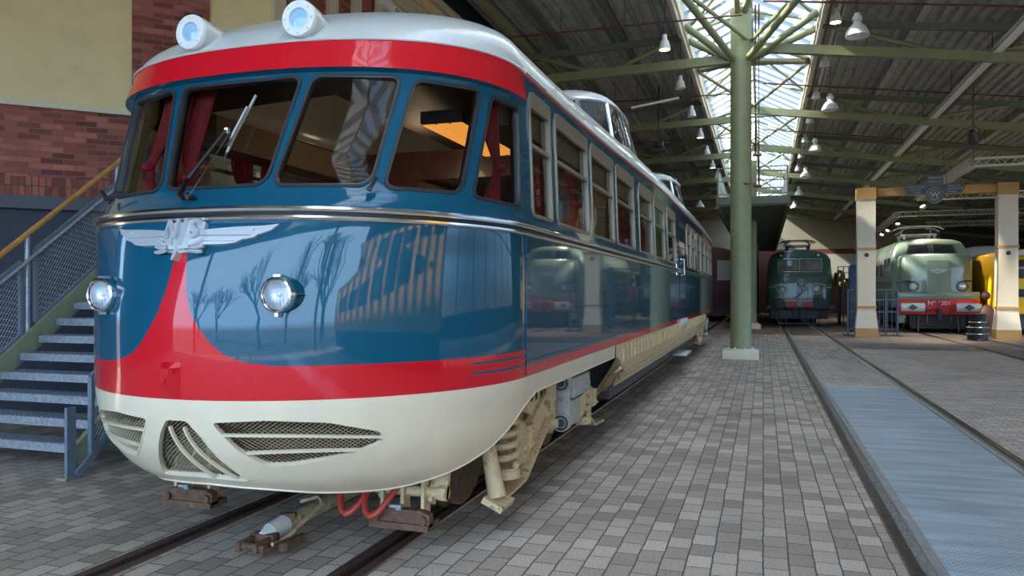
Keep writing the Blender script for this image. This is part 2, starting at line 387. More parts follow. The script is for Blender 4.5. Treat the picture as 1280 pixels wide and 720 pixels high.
def patch(name, S, outer, holes, lines, gu, gv, mats, matfn, parent, off=0, offfn=None, flip=False):
    vv = []; ee = []
    def addpoly(poly, closed=True):
        b = len(vv); vv.extend(poly); n = len(poly)
        for i in range(n if closed else n-1): ee.append((b+i, b+(i+1) % n))
    addpoly(outer)
    for h in holes: addpoly(h)
    for l in lines: addpoly(l, False)
    pts = set()
    segs = [p for h in ([outer]+holes+lines) for p in h]
    cell = {}
    for p in segs: cell.setdefault((round(p[0]/.03), round(p[1]/.03)), 1)
    for a in gu:
        for b in gv:
            k = (round(a/.03), round(b/.03))
            if any((k[0]+i, k[1]+j) in cell for i in (-1, 0, 1) for j in (-1, 0, 1) if abs(i)+abs(j) < 2): continue
            if not inside((a, b), outer) or any(inside((a, b), h) for h in holes): continue
            vv.append((a, b))
    r = delaunay_2d_cdt([Vector(p) for p in vv], ee, [], 0, 1e-6)
    V2 = r[0]; F = []; K = []
    for f in r[2]:
        c = (sum(V2[i][0] for i in f)/len(f), sum(V2[i][1] for i in f)/len(f))
        if not inside(c, outer) or any(inside(c, h) for h in holes): continue
        F.append(list(f)); K.append(matfn(*c) if matfn else 0)
    used = sorted({i for f in F for i in f}); mp = {i: k for k, i in enumerate(used)}
    co = []; no = []
    off0 = rootloc(parent) if parent else V(0, 0, 0)
    for i in used:
        u, v = V2[i]; n = nrm(S, u, v); o_ = offfn(u, v) if offfn else off
        co.append(S(u, v)+n*o_-off0); no.append(-n if flip else n)
    F = [[mp[i] for i in f] for f in F]
    # face orientation must agree with the analytic normal
    FF = []
    for f in F:
        n = (co[f[1]]-co[f[0]]).cross(co[f[2]]-co[f[0]])
        FF.append(f if n.dot(no[f[0]]) >= 0 else f[::-1])
    me = bpy.data.meshes.new(name); me.from_pydata([tuple(p) for p in co], [], FF)
    for m in (mats if isinstance(mats, (list, tuple)) else [mats]): me.materials.append(m)
    for p, k in zip(me.polygons, K): p.material_index = k; p.use_smooth = True
    me.normals_split_custom_set_from_vertices([tuple(n) for n in no])
    o = bpy.data.objects.new(name, me); col.objects.link(o)
    if parent: o.parent = parent
    return o
def inset(poly, d, su=1.45):
    """shrink a (u, z) polygon by d metres"""
    Q = [V(p[0]*su, p[1], 0) for p in poly]; n = len(Q)
    A = sum(Q[i].x*Q[(i+1) % n].y-Q[(i+1) % n].x*Q[i].y for i in range(n)); sg = 1 if A > 0 else -1
    out = []
    for i in range(n):
        t = (Q[(i+1) % n]-Q[i-1]); t.normalize(); nn = V(-t.y, t.x, 0)*sg
        q = Q[i]+nn*d; out.append((q.x/su, q.y))
    return out
def frame_strip(mb, S, poly, w, o_out, o_in):
    inn = inset(poly, w); n = len(poly)
    A = [P(S, p[0], p[1], o_in) for p in poly]; B = [P(S, p[0], p[1], o_out) for p in poly]
    C_ = [P(S, p[0], p[1], o_out) for p in inn]; D = [P(S, p[0], p[1], o_in) for p in inn]
    mb.add(A+B+C_+D, [(k*n+i, k*n+(i+1) % n, (k+1)*n+(i+1) % n, (k+1)*n+i) for k in range(3) for i in range(n)])
def rng(a, b, d):
    n = max(1, int(round((b-a)/d))); return [a+(b-a)*i/n for i in range(n+1)]
R_ = math.radians

car = thing('railcar', (XC, 4.0, 0), 'blue, red and cream streamlined railcar with curved windowed nose, standing in front at left', 'railcar')
# nose windows: (top-left, top-right, bottom-right, bottom-left) in degrees round the nose
nosewin = []
def nw(tl, tr, br, bl, zt, zb): return [(R_(tl), zt), (R_(tr), zt), (R_(br), zb), (R_(bl), zb)]
base = [(-17.3, 17.3, 13.6, -13.6, 2.86, 2.195), (19.6, 40.6, 36.3, 14.8, 2.86, 2.19), (43.5, 64.2, 58.2, 38.6, 2.845, 2.18), (68.5, 87.3, 85.6, 61.2, 2.83, 2.165)]
for b in base:
    nosewin.append(roundpoly(nw(*b), [.07, .07, .09, .09], 6))
for b in base[1:]:
    tl, tr, br, bl, zt, zb = b
    nosewin.append(roundpoly(nw(-tr, -tl, -bl, -br, zt, zb), [.07, .07, .09, .09], 6))
sidespans = [(5.07, 5.60), (5.75, 6.89), (7.04, 8.15), (8.33, 9.54), (9.94, 11.15), (11.42, 12.64), (13.02, 14.25), (16.5, 17.3), (17.6, 18.4), (19.0, 20.1), (20.4, 21.5), (21.9, 23.0), (23.3, 24.3)]
sidewin = []
for sgn in (1, -1):
    for (a, b) in sidespans:
        q = [(uY(a), 3.0), (uY(b), 3.0), (uY(b), 2.14), (uY(a), 2.14)]
        if sgn < 0: q = [(-x, y) for x, y in q][::-1]
        sidewin.append((sgn, roundpoly(q, .05, 3, 1/1.5)))
UEND = uY(26.45)
swoosh = [(1.3, 1.86), (1.6, 1.78), (2.6, 1.62), (4.3, 1.50), (6.5, 1.42), (9, 1.345), (12, 1.285), (16, 1.25), (22, 1.232), (30, 1.23), (60, 1.23), (90, 1.23)]
fred = pchip([0]+[s_[0] for s_ in swoosh], [1.9]+[s_[1] for s_ in swoosh])
NB = R_(89.8)
def matbody(u, z):
    a = abs(u)
    if z > 3.062 and a > NB: return 1
    if a < NB:
        if a > R_(66) and (1.185 < z < 1.2 or 1.125 < z < 1.14): return 0
        d = math.degrees(a)
        if d < 1.3: return 1 if z < 1.86 else 0
        return 1 if z < fred(d) else 0
    return 1 if z < 1.125 else 0
lines = []
for sg in (1, -1):
    lines.append(dens([(sg*R_(a), z) for a, z in swoosh], .03, False))
    lines.append(dens([(sg*NB, 1.05), (sg*NB, 3.075)], .04, False))
    lines.append(dens([(sg*NB, 1.125), (sg*UEND*.9995, 1.125)], .2, False))
    lines.append(dens([(sg*NB, 3.062), (sg*UEND*.9995, 3.062)], .2, False))
    for zz in ((1.125, 1.14), (1.185, 1.2)):
        lines.append(dens([(sg*NB, zz[0]), (sg*R_(66), zz[0]), (sg*R_(66), zz[1]), (sg*NB, zz[1])], .05, False))
lines.append([(-R_(1.3), 1.86), (R_(1.3), 1.86)])
Z0, Z1 = 1.05, 3.08
outer = dens([(-UEND, Z0), (-PI/2, Z0), (PI/2, Z0), (UEND, Z0), (UEND, Z1), (PI/2, Z1), (-PI/2, Z1), (-UEND, Z1)], .12)
gu = rng(-PI/2, PI/2, .035)+[s_*x for s_ in (1, -1) for x in rng(PI/2+.1, UEND-.9, .16)+rng(UEND-.85, UEND-.02, .06)]
gv = rng(1.07, 3.07, .05)
holes = nosewin+[w for _, w in sidewin]
body = patch('body_panels', S0, outer, holes, lines, gu, gv, [M['blue'], M['red']], matbody, car)
# inner lining, same openings
zl0 = 1.15
outer2 = dens([(-UEND+.1, zl0), (-PI/2, zl0), (PI/2, zl0), (UEND-.1, zl0), (UEND-.1, 3.06), (PI/2, 3.06), (-PI/2, 3.06), (-UEND+.1, 3.06)], .15)
def matlin(u, z): return 0 if (z < 2.14) else 1
lining = patch('inner_lining', S0, outer2, holes, [], rng(-PI/2, PI/2, .07)+[s_*x for s_ in (1, -1) for x in rng(PI/2+.1, UEND-.2, .4)], rng(1.2, 3.0, .15), [M['wood'], M['wood']], matlin, car, off=-.06, flip=True)
# reveal between the two skins + rubber and frames, then glass: one part for each window
def window_part(poly, side, k):
    if side:
        fr = MB(); frame_strip(fr, S0, inset(poly, -.006), .024, .008, -.035)
        us = [p[0] for p in poly]; zs = [p[1] for p in poly]; u0, u1 = min(us), max(us); zm = 2.62
        for (z0, z1, t) in ((zm, zm+.03, .004), (2.90, 2.985, .006)):
            q = [P(S0, u0+.015, z0, t), P(S0, u1-.015, z0, t), P(S0, u1-.015, z1, t), P(S0, u0+.015, z1, t)]
            q2 = [P(S0, u0+.015, z0, t-.03), P(S0, u1-.015, z0, t-.03), P(S0, u1-.015, z1, t-.03), P(S0, u0+.015, z1, t-.03)]
            fr.add(q+q2, [(0, 1, 2, 3), (4, 7, 6, 5), (0, 4, 5, 1), (3, 2, 6, 7), (1, 5, 6, 2), (0, 3, 7, 4)], False)
        f = fr.build('window_frame', M['winframe'], car)
    else:
        fr = MB(); frame_strip(fr, S0, inset(poly, -.004), .014, .008, -.028)
        f = fr.build('window_seal', M['rubber'], car)
        fr = MB(); frame_strip(fr, S0, inset(poly, .010), .005, .010, -.03); fr.build('trim_bead', M['bead'], f)
    us = [p[0] for p in poly]; zs = [p[1] for p in poly]
    pp = inset(poly, -.005)
    patch('pane', S0, dens(pp, .1), [], [], rng(min(us), max(us), .08)[1:-1], rng(min(zs), max(zs), .15)[1:-1], M['glass'], None, f, off=-.022 if side else -.014)
for k, w in enumerate(nosewin): window_part(w, False, k)
for k, (sg, w) in enumerate(sidewin): window_part(w, True, k)
# a green blind in two of the side windows
for (a, b) in ((11.42, 12.64), (13.02, 14.25)):
    mb = MB(); q = [P(S0, uY(a)+.02, 2.60, -.035), P(S0, uY(b)-.02, 2.60, -.035), P(S0, uY(b)-.02, 2.93, -.035), P(S0, uY(a)+.02, 2.93, -.035)]
    q2 = [p+V(-.006, 0, 0) for p in q]
    mb.add(q+q2, [(0, 1, 2, 3), (4, 7, 6, 5), (0, 4, 5, 1), (3, 2, 6, 7), (1, 5, 6, 2), (0, 3, 7, 4)], False)
    mb.build('window_blind', pmat('green_blind', (.28, .33, .2), .7), car)
# red visor over the nose windows, with an overhanging lip
vz0 = 2.885
def voff(u, z): return .045*(1-smooth01((z-vz0)/.20))+.002
vo = dens([(-PI/2, vz0), (PI/2, vz0), (PI/2, 3.08), (-PI/2, 3.08)], .05)
vis = patch('red_visor', S0, vo, [], [], rng(-1.5, 1.5, .035), rng(2.9, 3.06, .03), M['red'], None, car, offfn=voff)
mb = MB(); A = [P(S0, a, vz0, .047) for a in rng(-PI/2, PI/2, .04)]; B = [P(S0, a, vz0-.006, -.01) for a in rng(-PI/2, PI/2, .04)]
mb.add(A+B, [(i, i+1, len(A)+i+1, len(A)+i) for i in range(len(A)-1)]); mb.build('visor_soffit', M['blue'], vis)
mb = MB(); mb.tube([P(S0, a, 3.082, .006) for a in rng(-PI/2, PI/2, .04)], .008, 6); mb.build('roof_seam', M['roof'], vis)
# roof
def roofgrid():
    us = [-UEND]+[-x for x in rng(PI/2+.15, UEND-.3, .3)][::-1]+rng(-PI/2, PI/2, .045)+rng(PI/2+.15, UEND-.3, .3)+[UEND]
    ts = [0, .04, .08, .13, .18, .24, .3, .37, .44, .52, .6, .68, .76, .84, .92, 1.0]
    mb = MB(); n = len(us); Pn = []; No = []
    for t in ts:
        for u in us:
            # all rows share the same far end
            Pn.append(R0(u, t)); nn = nrm(R0, u, min(t, .985)); No.append(nn if nn.z > 0 else -nn)
    F = [(j*n+i, j*n+i+1, (j+1)*n+i+1, (j+1)*n+i) for j in range(len(ts)-1) for i in range(n-1)]
    off0 = rootloc(car); me = bpy.data.meshes.new('roof')
    FF = []
    for f in F:
        nn = (Pn[f[1]]-Pn[f[0]]).cross(Pn[f[2]]-Pn[f[0]]); FF.append(f if nn.z >= 0 else f[::-1])
    me.from_pydata([tuple(p-off0) for p in Pn], [], FF); me.materials.append(M['roof'])
    for p in me.polygons: p.use_smooth = True
    me.normals_split_custom_set_from_vertices([tuple(x) for x in No])
    o = bpy.data.objects.new('roof', me); col.objects.link(o); o.parent = car; return o
roof = roofgrid()
mb = MB()
for sg in (1, -1): mb.tube([P(S0, sg*uY(y), 3.085, .008) for y in rng(4.9, 25.5, .5)], .011, 6)
mb.build('gutter_strip', M['roof'], roof)
# cream skirt of the nose with three grille openings, and its inner return
fzb = pchip([0, 15, 30, 45, 60, 75, 90, 100], [.545, .52, .475, .46, .50, .62, .84, .92])
def zbot(u):
    a = abs(math.degrees(u))
    if a <= 100: return fzb(a)
    return .92
U1 = uY(8.15)
bot = [(x, zbot(x)) for x in rng(-U1, U1, .04)]
so = bot+dens([(U1, 1.05), (-U1, 1.05)], .08, False)
def deg(L): return [(R_(a), z) for a, z in L]
grR = roundpoly(deg([(8.2, .935), (20, .95), (32, .93), (43.0, .86), (43.6, .80), (36.5, .735), (24, .69), (18.5, .685), (13.0, .78)]), .035, 3)
grL = [(-u, z) for u, z in grR][::-1]
grC = roundpoly(deg([(-2.6, .94), (2.6, .94), (5.2, .86), (8.0, .74), (12.6, .585), (0, .60), (-12.6, .585), (-8.0, .74), (-5.2, .86)]), .02, 3)
grs = [dens(g, .04) for g in (grR, grL, grC)]
skirt = patch('nose_skirt', S0, so, grs, [], rng(-PI/2, PI/2, .04)+[s_*x for s_ in (1, -1) for x in rng(PI/2+.1, U1-.1, .2)], rng(.47, 1.02, .035), M['cream'], None, car)
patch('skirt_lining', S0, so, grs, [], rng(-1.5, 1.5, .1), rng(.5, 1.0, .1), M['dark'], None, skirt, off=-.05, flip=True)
mb = MB()
n = len(bot); A = [P(S0, u, z, 0) for u, z in bot]; B = [P(S0, u, z, -.05) for u, z in bot]
mb.add(A+B, [(i, i+1, n+i+1, n+i) for i in range(n-1)]); mb.tube(A, .007, 6)
mb.build('skirt_lip', M['cream'], skirt)
def latt(poly, step, ang, name, parent, off, r=.0019):
    """woven wire inside a (u, z) polygon"""
    mb = MB(); Q = [(p[0]*1.45, p[1]) for p in poly]
    for s_ in (ang, -ang):
        dx, dy = math.cos(s_), math.sin(s_); nx, ny = -dy, dx
        pr = [p[0]*nx+p[1]*ny for p in Q]; c = math.ceil(min(pr)/step)*step
        while c < max(pr):
            ts = []
            for i in range(len(Q)):
                a, b = Q[i], Q[(i+1) % len(Q)]; da = a[0]*nx+a[1]*ny-c; db = b[0]*nx+b[1]*ny-c
                if (da > 0) != (db > 0):
                    k = da/(da-db); x = a[0]+(b[0]-a[0])*k; y = a[1]+(b[1]-a[1])*k; ts.append(x*dx+y*dy)
            ts.sort()
            for a, b in zip(ts[::2], ts[1::2]):
                m_ = max(2, int((b-a)/.12)+1)
                mb.tube([P(S0, (nx*c+dx*(a+(b-a)*i/m_))/1.45, ny*c+dy*(a+(b-a)*i/m_), off) for i in range(m_+1)], r, 4, caps=False)
            c += step
    return mb.build(name, M['mesh'], parent, fixn=False)
for gi, g in enumerate(grs):
    mb = MB(); frame_strip(mb, S0, inset(g, -.006), .008, .004, -.028)
    fr = mb.build('grille_frame', M['cream'], skirt)
    latt(g, .017, R_(33), 'wire_mesh', skirt, -.022)
    mb = MB(); back = [P(S0, p[0], p[1], -.35) for p in g]
for sg in (1, -1):       # two cream bars in each side grille
    for (a0, z0, a1, z1) in ((10.4, .865, 43.4, .825), (14.8, .765, 41.6, .755)):
        mb = MB(); pts = []
        K = 14
        A = []
        for i in range(K+1):
            t = i/K; a = sg*R_(a0+(a1-a0)*t); z = z0+(z1-z0)*t+.012*math.sin(PI*t)
            A.append([P(S0, a, z+dz, o_) for dz, o_ in ((-.0065, -.012), (-.0065, .004), (.0065, .004), (.0065, -.012))])
        mb.loft(A); mb.build('grille_bar', M['cream'], skirt)
for (a0, a1) in ((-2.2, 4.0), (1.6, 9.6), ):
    for sg in (1,):
        mb = MB(); A = []
        for i in range(13):
            t = i/12; a = R_(a0+(a1-a0)*t**1.6); z = .90-.30*t
            A.append([P(S0, a+da, z, o_) for da, o_ in ((-.0045, -.014), (-.0045, .004), (.0045, .004), (.0045, -.014))])
        mb.loft(A); mb.build('grille_bar', M['cream'], skirt)
# plates added behind the grilles to keep light out of the nose
mb = MB(); mb.b2(XC-1.0, XC+1.0, 4.35, 4.40, .55, 1.05); mb.b2(XC-.8, XC+.8, 3.9, 4.7, 1.05, 1.08); mb.build('light_baffle', M['rust'], skirt)
# chrome belt moulding: two bright beads with a dark channel
us = [-x for x in rng(PI/2, uY(25.6), .3)][::-1]+rng(-PI/2, PI/2, .035)+rng(PI/2, uY(25.6), .3)
belt = MB(); belt.loft([[P(S0, u, z, o_) for z, o_ in ((2.060, 0), (2.060, .024), (2.052, .034), (2.042, .034), (2.034, .024), (2.034, 0))] for u in us])
belt = belt.build('belt_moulding', M['chrome'], car)
mb = MB(); mb.loft([[P(S0, u, z, o_) for z, o_ in ((2.034, 0), (2.034, .014), (2.014, .014), (2.014, 0))] for u in us]); mb.build('belt_channel', M['black'], belt)
mb = MB(); mb.loft([[P(S0, u, z, o_) for z, o_ in ((2.014, 0), (2.014, .022), (2.008, .030), (1.998, .030), (1.990, .020), (1.990, 0))] for u in us]); mb.build('belt_bead', M['chrome'], belt)
# joint strips where nose meets sides
for sg in (1, -1):
    mb = MB(); mb.tube([P(S0, sg*PI/2, z, .002) for z in rng(1.06, 1.99, .1)], .005, 6); mb.build('joint_strip', M['blue'], body)
# belt-line handrail bracket under the side windows, door recess lines and steps
for sg in (1,):
    for y in (14.75, 16.05): mb = MB(); mb.tube([P(S0, uY(y), z, .004) for z in rng(1.1, 2.98, .2)], .008, 6); mb.build('door_joint', M['black'], body)
    mb = MB(); mb.tube([P(S0, uY(14.95), 1.95, .01), P(S0, uY(14.95), 1.95, .07), P(S0, uY(14.95), 2.25, .07), P(S0, uY(14.95), 2.25, .01)], .014, 8); mb.build('door_handrail', M['chrome'], body)
for (y0, y1) in ((14.85, 15.35), (15.45, 15.95)):
    pass

# ------------------------------------------------ winged emblem on the nose
def NZ(off0=.0):
    def f(a, z, t): return P(S0, a/1.46, z, off0+t)
    return f
emb = []
def wing(sg):
    mb = MB(); z0 = 1.90
    tiers = [([(.06, .035), (.30, .052), (.46, .058), (.535, .068), (.50, .035), (.44, .012), (.06, .005)], .016),
             ([(.06, .012), (.44, .016), (.42, -.004), (.37, -.016), (.06, -.02)], .022),
             ([(.06, -.012), (.37, -.012), (.33, -.034), (.27, -.042), (.05, -.045)], .028)]
    for pl, th in tiers:
        pl2 = dens([(a/1.46, z) for a, z in pl], .03); pl2 = [(a*1.46*sg, z+z0) for a, z in pl2]
        mb.prism(pl2, NZ(.0), th)
    for k in range(2): mb.tube([P(S0, sg*a/1.46, z0+.006-.026*k-.004*k, .026) for a in rng(.1, .40-.06*k, .05)], .0035, 6)
    mb.cyl(P(S0, sg*.40/1.46, z0+.035, .01), P(S0, sg*.40/1.46, z0+.035, .026), .007)
    return mb
eroot = wing(1); e2 = wing(-1); b = len(eroot.v); eroot.v += e2.v; eroot.f += [[i+b for i in f] for f in e2.f]; eroot.m += e2.m; eroot.sm += e2.sm
plate_ = [(-.15, .0), (-.13, .03), (-.12, .05), (-.11, .075), (0, .08), (.03, .09), (.09, .09), (.13, .075), (.13, .04), (.15, .02), (.16, -.03), (.13, -.065), (.07, -.08), (0, -.085), (-.08, -.08), (-.14, -.06)]
eroot.prism([(a, z+1.90) for a, z in plate_], NZ(0), .024)
E_ = eroot.build('winged_emblem', M['emblem'], car)
for sg in (1, -1):
    mb = MB()
    for k in range(3):
        a0 = R_(0+k*17)
        pts = []
        for j in range(5):
            t = j/4; rr = .035+.105*t; aa = a0+.25*t
            pts.append(P(S0, (sg*(.015+rr*math.cos(aa-.5)))/1.46, 1.845+rr*math.sin(aa-.5)*.75, .030))
        mb.tube(pts, [.006, .008, .010, .012, .009], 8)
    mb.build('shell_flutes', M['emblem'], E_)
mb = MB()
mb = None
for ch, x0, s_ in (('N', -.066, .135), ('S', .082, .13)):
    mb = MB(); add_text(mb, ch, s_, lambda x, y, z, x0=x0: P(S0, (x0+x)/1.46, 1.932+y, .036+z), .010, .80, True); mb.build('letter', M['emblem'], E_)
mb = MB(); mb.prism([(.008, 1.99), (.020, 1.99), (.002, 1.80), (-.010, 1.775), (-.024, 1.775)], NZ(.0), .046)
mb.prism([(-.06, 1.850), (.07, 1.855), (.072, 1.835), (-.056, 1.830)], NZ(0), .040)
mb.build('staff', M['emblem'], E_)
# red pennant bracket low on the nose
mb = MB()
c0 = P(S0, R_(-.8), 1.19, 0); 
mb.loft([[P(S0, R_(a), z, o_) for a, o_ in ((-2.6, 0), (-1.6, o), (0.6, o), (1.8, 0))] for z, o in ((1.245, .004), (1.22, .05), (1.16, .055), (1.09, .02), (1.06, .004))])
mb.cyl(P(S0, R_(-1.9), 1.20, .03), P(S0, R_(1.2), 1.20, .03), .012)
mb.cyl(P(S0, R_(-.5), 1.16, .05), P(S0, R_(-.5), 1.16, .065), .014)
mb.build('tow_hook_cover', M['red'], car)
# ------------------------------------------------ lamps
def nose_lamp(sx):
    x = XC+sx; y = 3.36; z = 1.60
    mb = MB(); mb.lathe([(.088, 0), (.092, .03), (.097, .10), (.105, .22), (.12, .34)], (x, y+.02, z), (0, 1, 0), 32)
    h = mb.build('lamp_housing', M['blue'], car)
    mb = MB(); mb.lathe([(.076, -.012), (.082, -.018), (.092, -.012), (.095, 0), (.095, .028), (.090, .034)], (x, y, z), (0, 1, 0), 36)
    mb.b2(x+.075 if sx > 0 else x-.085, x+.085 if sx > 0 else x-.075, y+.0, y+.06, z-.01, z+.01)
    mb.b2(x-.02, x+.02, y, y+.05, z+.088, z+.104)
    mb.b2(x-.01, x+.01, y-.005, y+.03, z-.112, z-.09)
    mb.build('lamp_rim', M['chrome'], h)
    mb = MB(); mb.lathe([(.0, .05), (.02, .045), (.05, .03), (.078, 0.0)], (x, y, z), (0, 1, 0), 28)
    mb.build('reflector', M['reflector'], h)
    mb = MB(); mb.lathe([(.0, -.03), (.03, -.027), (.055, -.018), (.078, -.006)], (x, y, z), (0, 1, 0), 28); mb.build('lens', M['lens'], h)
    mb = MB()
    for k in range(-3, 4):
        r = math.sqrt(.072**2-(k*.02)**2); mb.tube([(x+k*.02, y-.03+.10*((k*.02)**2+zz*zz)*3.6, z+zz) for zz in rng(-r, r, .03)], .0018, 4)
    mb.build('lens_flutes', M['lens'], h)
    mb = MB(); mb.sphere((x, y+.02, z), .014); mb.build('bulb', M['white'], h)
    mb = MB(); mb.tube([(x+.09*(1 if sx > 0 else -1), y+.03, z-.005), (x+.098*(1 if sx > 0 else -1), y+.16, z-.005)], .007, 6); mb.build('hinge_rod', M['brass'], h)
nose_lamp(.575); nose_lamp(-.575)
M['paleglass'] = pmat('pale_lens', (.35, .55, .75), .08, spec=.8, coat=1)
def roof_lamp(sx):
    x = XC+sx-.022; y = 3.88; z = 3.212; tilt = V(sx*.12, -1, .02).normalized(); o = V(x, y, z)
    mb = MB()
    rings = []
    for k, (t, r, dz) in enumerate(((0, .108, 0), (.05, .110, 0), (.10, .105, .0), (.2, .088, .01), (.34, .062, .02), (.48, .036, .025), (.60, .012, .03))):
        c = o-tilt*t+V(0, 0, dz); xx, yy, _ = frame_of(tilt)
        rings.append([c+xx*math.cos(2*PI*i/32)*r+yy*math.sin(2*PI*i/32)*r for i in range(32)])
    mb.loft(rings)
    xx = V(1, 0, 0)
    mb.b2(x-.06, x+.06, y+.02, y+.3, z-.16, z-.03, .02)
    h = mb.build('roof_lamp_housing', M['roof'], car)
    mb = MB(); mb.lathe([(.058, .003), (.06, .016), (.072, .020), (.104, .016), (.110, .006), (.110, -.01)], o, tilt, 36)
    for k in range(8):
        a = 2*PI*k/8; a_, b_, _ = frame_of(tilt); c = o+a_*math.cos(a)*.088+b_*math.sin(a)*.088; mb.cyl(c, c+tilt*.024, .006, n=8)
    mb.build('lamp_ring', M['white'], h)
    mb = MB(); mb.lathe([(0, .012), (.03, .011), (.058, .005)], o, tilt, 28); mb.build('lens', M['paleglass'], h)
roof_lamp(.385); roof_lamp(-.385)
# ------------------------------------------------ wiper
mb = MB()
b0 = P(S0, R_(-4.4), 2.13, .02); tip = P(S0, R_(3.2), 2.50, .06)
mb.cyl(b0, b0+V(0, -.05, 0), .022); mb.bar(b0+V(-.03, -.035, .0), b0+V(.04, -.035, .01), .02, .02)
mb.cyl(b0+V(.05, 0, -.01), b0+V(.05, -.05, -.01), .014)
mb.cyl(b0+V(0, -.05, 0), b0+V(0, -.062, 0), .012)
w = mb.build('wiper_spindle', M['black'], car)
mb = MB(); mb.tube([b0+V(0, -.05, 0), b0*.75+tip*.25+V(0, -.07, 0), tip+V(0, -.03, 0)], [.019, .013, .008], 8); mb.build('wiper_arm', M['black'], w)
mb = MB(); mb.tube([b0+V(.05, -.04, -.01), tip+V(.02, -.02, -.01)], .004, 6); mb.build('wiper_link', M['alu'], w)
mb = MB(); A = [P(S0, R_(3.6-1.4+4.6*t), 2.355+.38*t, .028) for t in rng(0, 1, .1)]; mb.tube(A, .009, 6)
mb.tube([p+V(0, -.018, 0) for p in A[2:-2]], .010, 6); mb.box(tip+V(0, -.02, 0), (.022, .02, .03)); mb.build('wiper_blade', M['alu'], w)
# parked stub of a second wiper
b1 = P(S0, R_(36.4), 2.165, .02)
mb = MB(); mb.cyl(b1, b1+V(.02, -.04, 0), .014); mb.bar(b1+V(.02, -.03, 0), b1+V(.045, 0.0, .06), .02, .016); mb.build('wiper_stub', M['black'], car)
b1 = P(S0, R_(-33), 2.17, .02)
mb = MB(); mb.cyl(b1, b1+V(-.03, -.04, 0), .012); mb.bar(b1+V(-.03, -.03, 0), b1+V(-.10, -.0, .05), .024, .018); mb.bar(b1+V(-.02, -.03, .01), b1+V(.20, -.09, .02), .010, .010); mb.build('wiper_stub', M['black'], car)
# ------------------------------------------------ raised glazed roof cabins
def hump(y0, ln, wd, zb, zt, faces):
    """glazed dome: ring sections from the sill to the roof cap"""
    def sec(z, k):      # k 0 sill .. 1 cap
        w_ = wd*(1-.20*k); a = y0+.55*k; b = y0+ln-.45*k; cx = XC
        out = []
        for i in range(40):
            t = 2*PI*i/40; s_, c_ = math.sin(t), math.cos(t); q = (abs(s_)**3+abs(c_)**3)**(-1/3)
            out.append(V(cx+w_*s_*q, (a+b)/2-(b-a)/2*c_*q, z))
        return out
    z1 = zb+.05; zs = zt-.29
    mb = MB(); R1 = [sec(zb-.35, -.1), sec(zb, -.02), sec(z1-.05, .0)]; mb.loft(R1, cap=False)
    h = mb.build('roof_cabin', M['roof'], car)
    mb = MB(); caps = [sec(zs, .86)]
    for k, f in ((.3, .97), (.55, .88), (.8, .7), (.93, .45), (1.0, .02)):
        s_ = sec(zs+(zt-zs)*k, .86); c = sum(s_, V(0, 0, 0))/len(s_); caps.append([V(c.x+(p.x-c.x)*f, c.y+(p.y-c.y)*f, p.z) for p in s_])
    mb.loft(caps, cap=False); mb.build('cabin_roof', M['roof'], h)
    A = sec(z1-.05, .0); B = sec(zs+.01, .86)
    mb = MB(); mb.loft([[p for p in A], [p for p in B]], cap=False)
    o = mb.build('cabin_glazing', M['glass'], h)
    mb = MB(); n = 40
    for i in (0, 3, 6, 9, 11, 13, 15, 17, 20, 23, 25, 27, 29, 31, 34, 37): mb.tube([A[i], B[i]], .028, 6)
    for L_ in (A, B): mb.tube(L_, .03, 6, closed=True)
    mb.build('cabin_mullions', M['alu'], h)
hump(10.2, 3.4, 1.02, 3.74, 4.67, 0)
hump(18.4, 3.4, 1.02, 3.74, 4.67, 0)
# roof details: small vent with pipe on the crown
mb = MB(); mb.b2(-2.75, -2.45, 6.0, 6.4, 3.70, 3.86, .02); mb.cyl((-2.6, 6.2, 3.86), (-2.6, 6.2, 3.93), .05); mb.build('roof_vent', M['alu'], roof)

# ------------------------------------------------ inside the nose
inn = MB(); pts = []
for u in rng(-UEND+.2, UEND-.2, .1): pts.append(P(S0, u, 1.2, -.08))
inn.add([V(p.x, p.y, 1.15) for p in pts]+[V(p.x, p.y, 1.11) for p in pts], [tuple(range(len(pts))), tuple(range(len(pts), 2*len(pts)))[::-1]], False)
inn.build('cabin_floor', M['wood'], car, fixn=False)
mb = MB(); us = rng(-PI/2, PI/2, .08)
rows = []
for t, z in ((1, 2.93), (.93, 2.97), (.8, 2.99), (.4, 3.02), (0.001, 3.04)):
    rows.append([V(XC+(P(S0, u, 2.9, -.07).x-XC)*t, YC+(P(S0, u, 2.9, -.07).y-YC)*t, z) for u in us]+[V(XC+s_*1.33*t, 26.0-t*.5, z) for s_ in (1, -1)])
n = len(rows[0])
for j in range(len(rows)-1): mb.add(rows[j]+rows[j+1], [(i, i+1, n+i+1, n+i) for i in range(n-1)])
mb.build('cabin_ceiling', M['ceil'], car, fixn=False)
# ceiling valance and lamp
mb = MB()
for sg in (1, -1): mb.b2(XC+sg*1.33, XC+sg*1.05, 4.9, 24.5, 2.74, 2.98)
mb.build('valance', M['liner'], car)
mb = MB(); mb.b2(-3.25, -1.95, 6.9, 6.95, 1.15, 2.2); mb.b2(-3.25, -1.95, 6.9, 6.95, 2.72, 3.0); mb.b2(-4.33, -3.25, 6.9, 6.95, 1.15, 3.0); mb.b2(-1.95, -1.56, 6.9, 6.95, 1.15, 3.0)
mb.build('cabin_partition', M['wood'], car)
mb = MB(); mb.b2(-2.42, -2.08, 5.2, 6.6, 2.86, 2.955, .01); lf = mb.build('ceiling_lamp', M['dark'], car)
M['lamporange'] = pmat('amber_diffuser', (.8, .35, .08), .5, emit=(1, .38, .06), es=.75)
mb = MB()
for k in range(3): mb.b2(-2.405+k*.11, -2.315+k*.11, 5.23, 6.57, 2.85, 2.862)
mb.build('diffuser', M['lamporange'], lf)
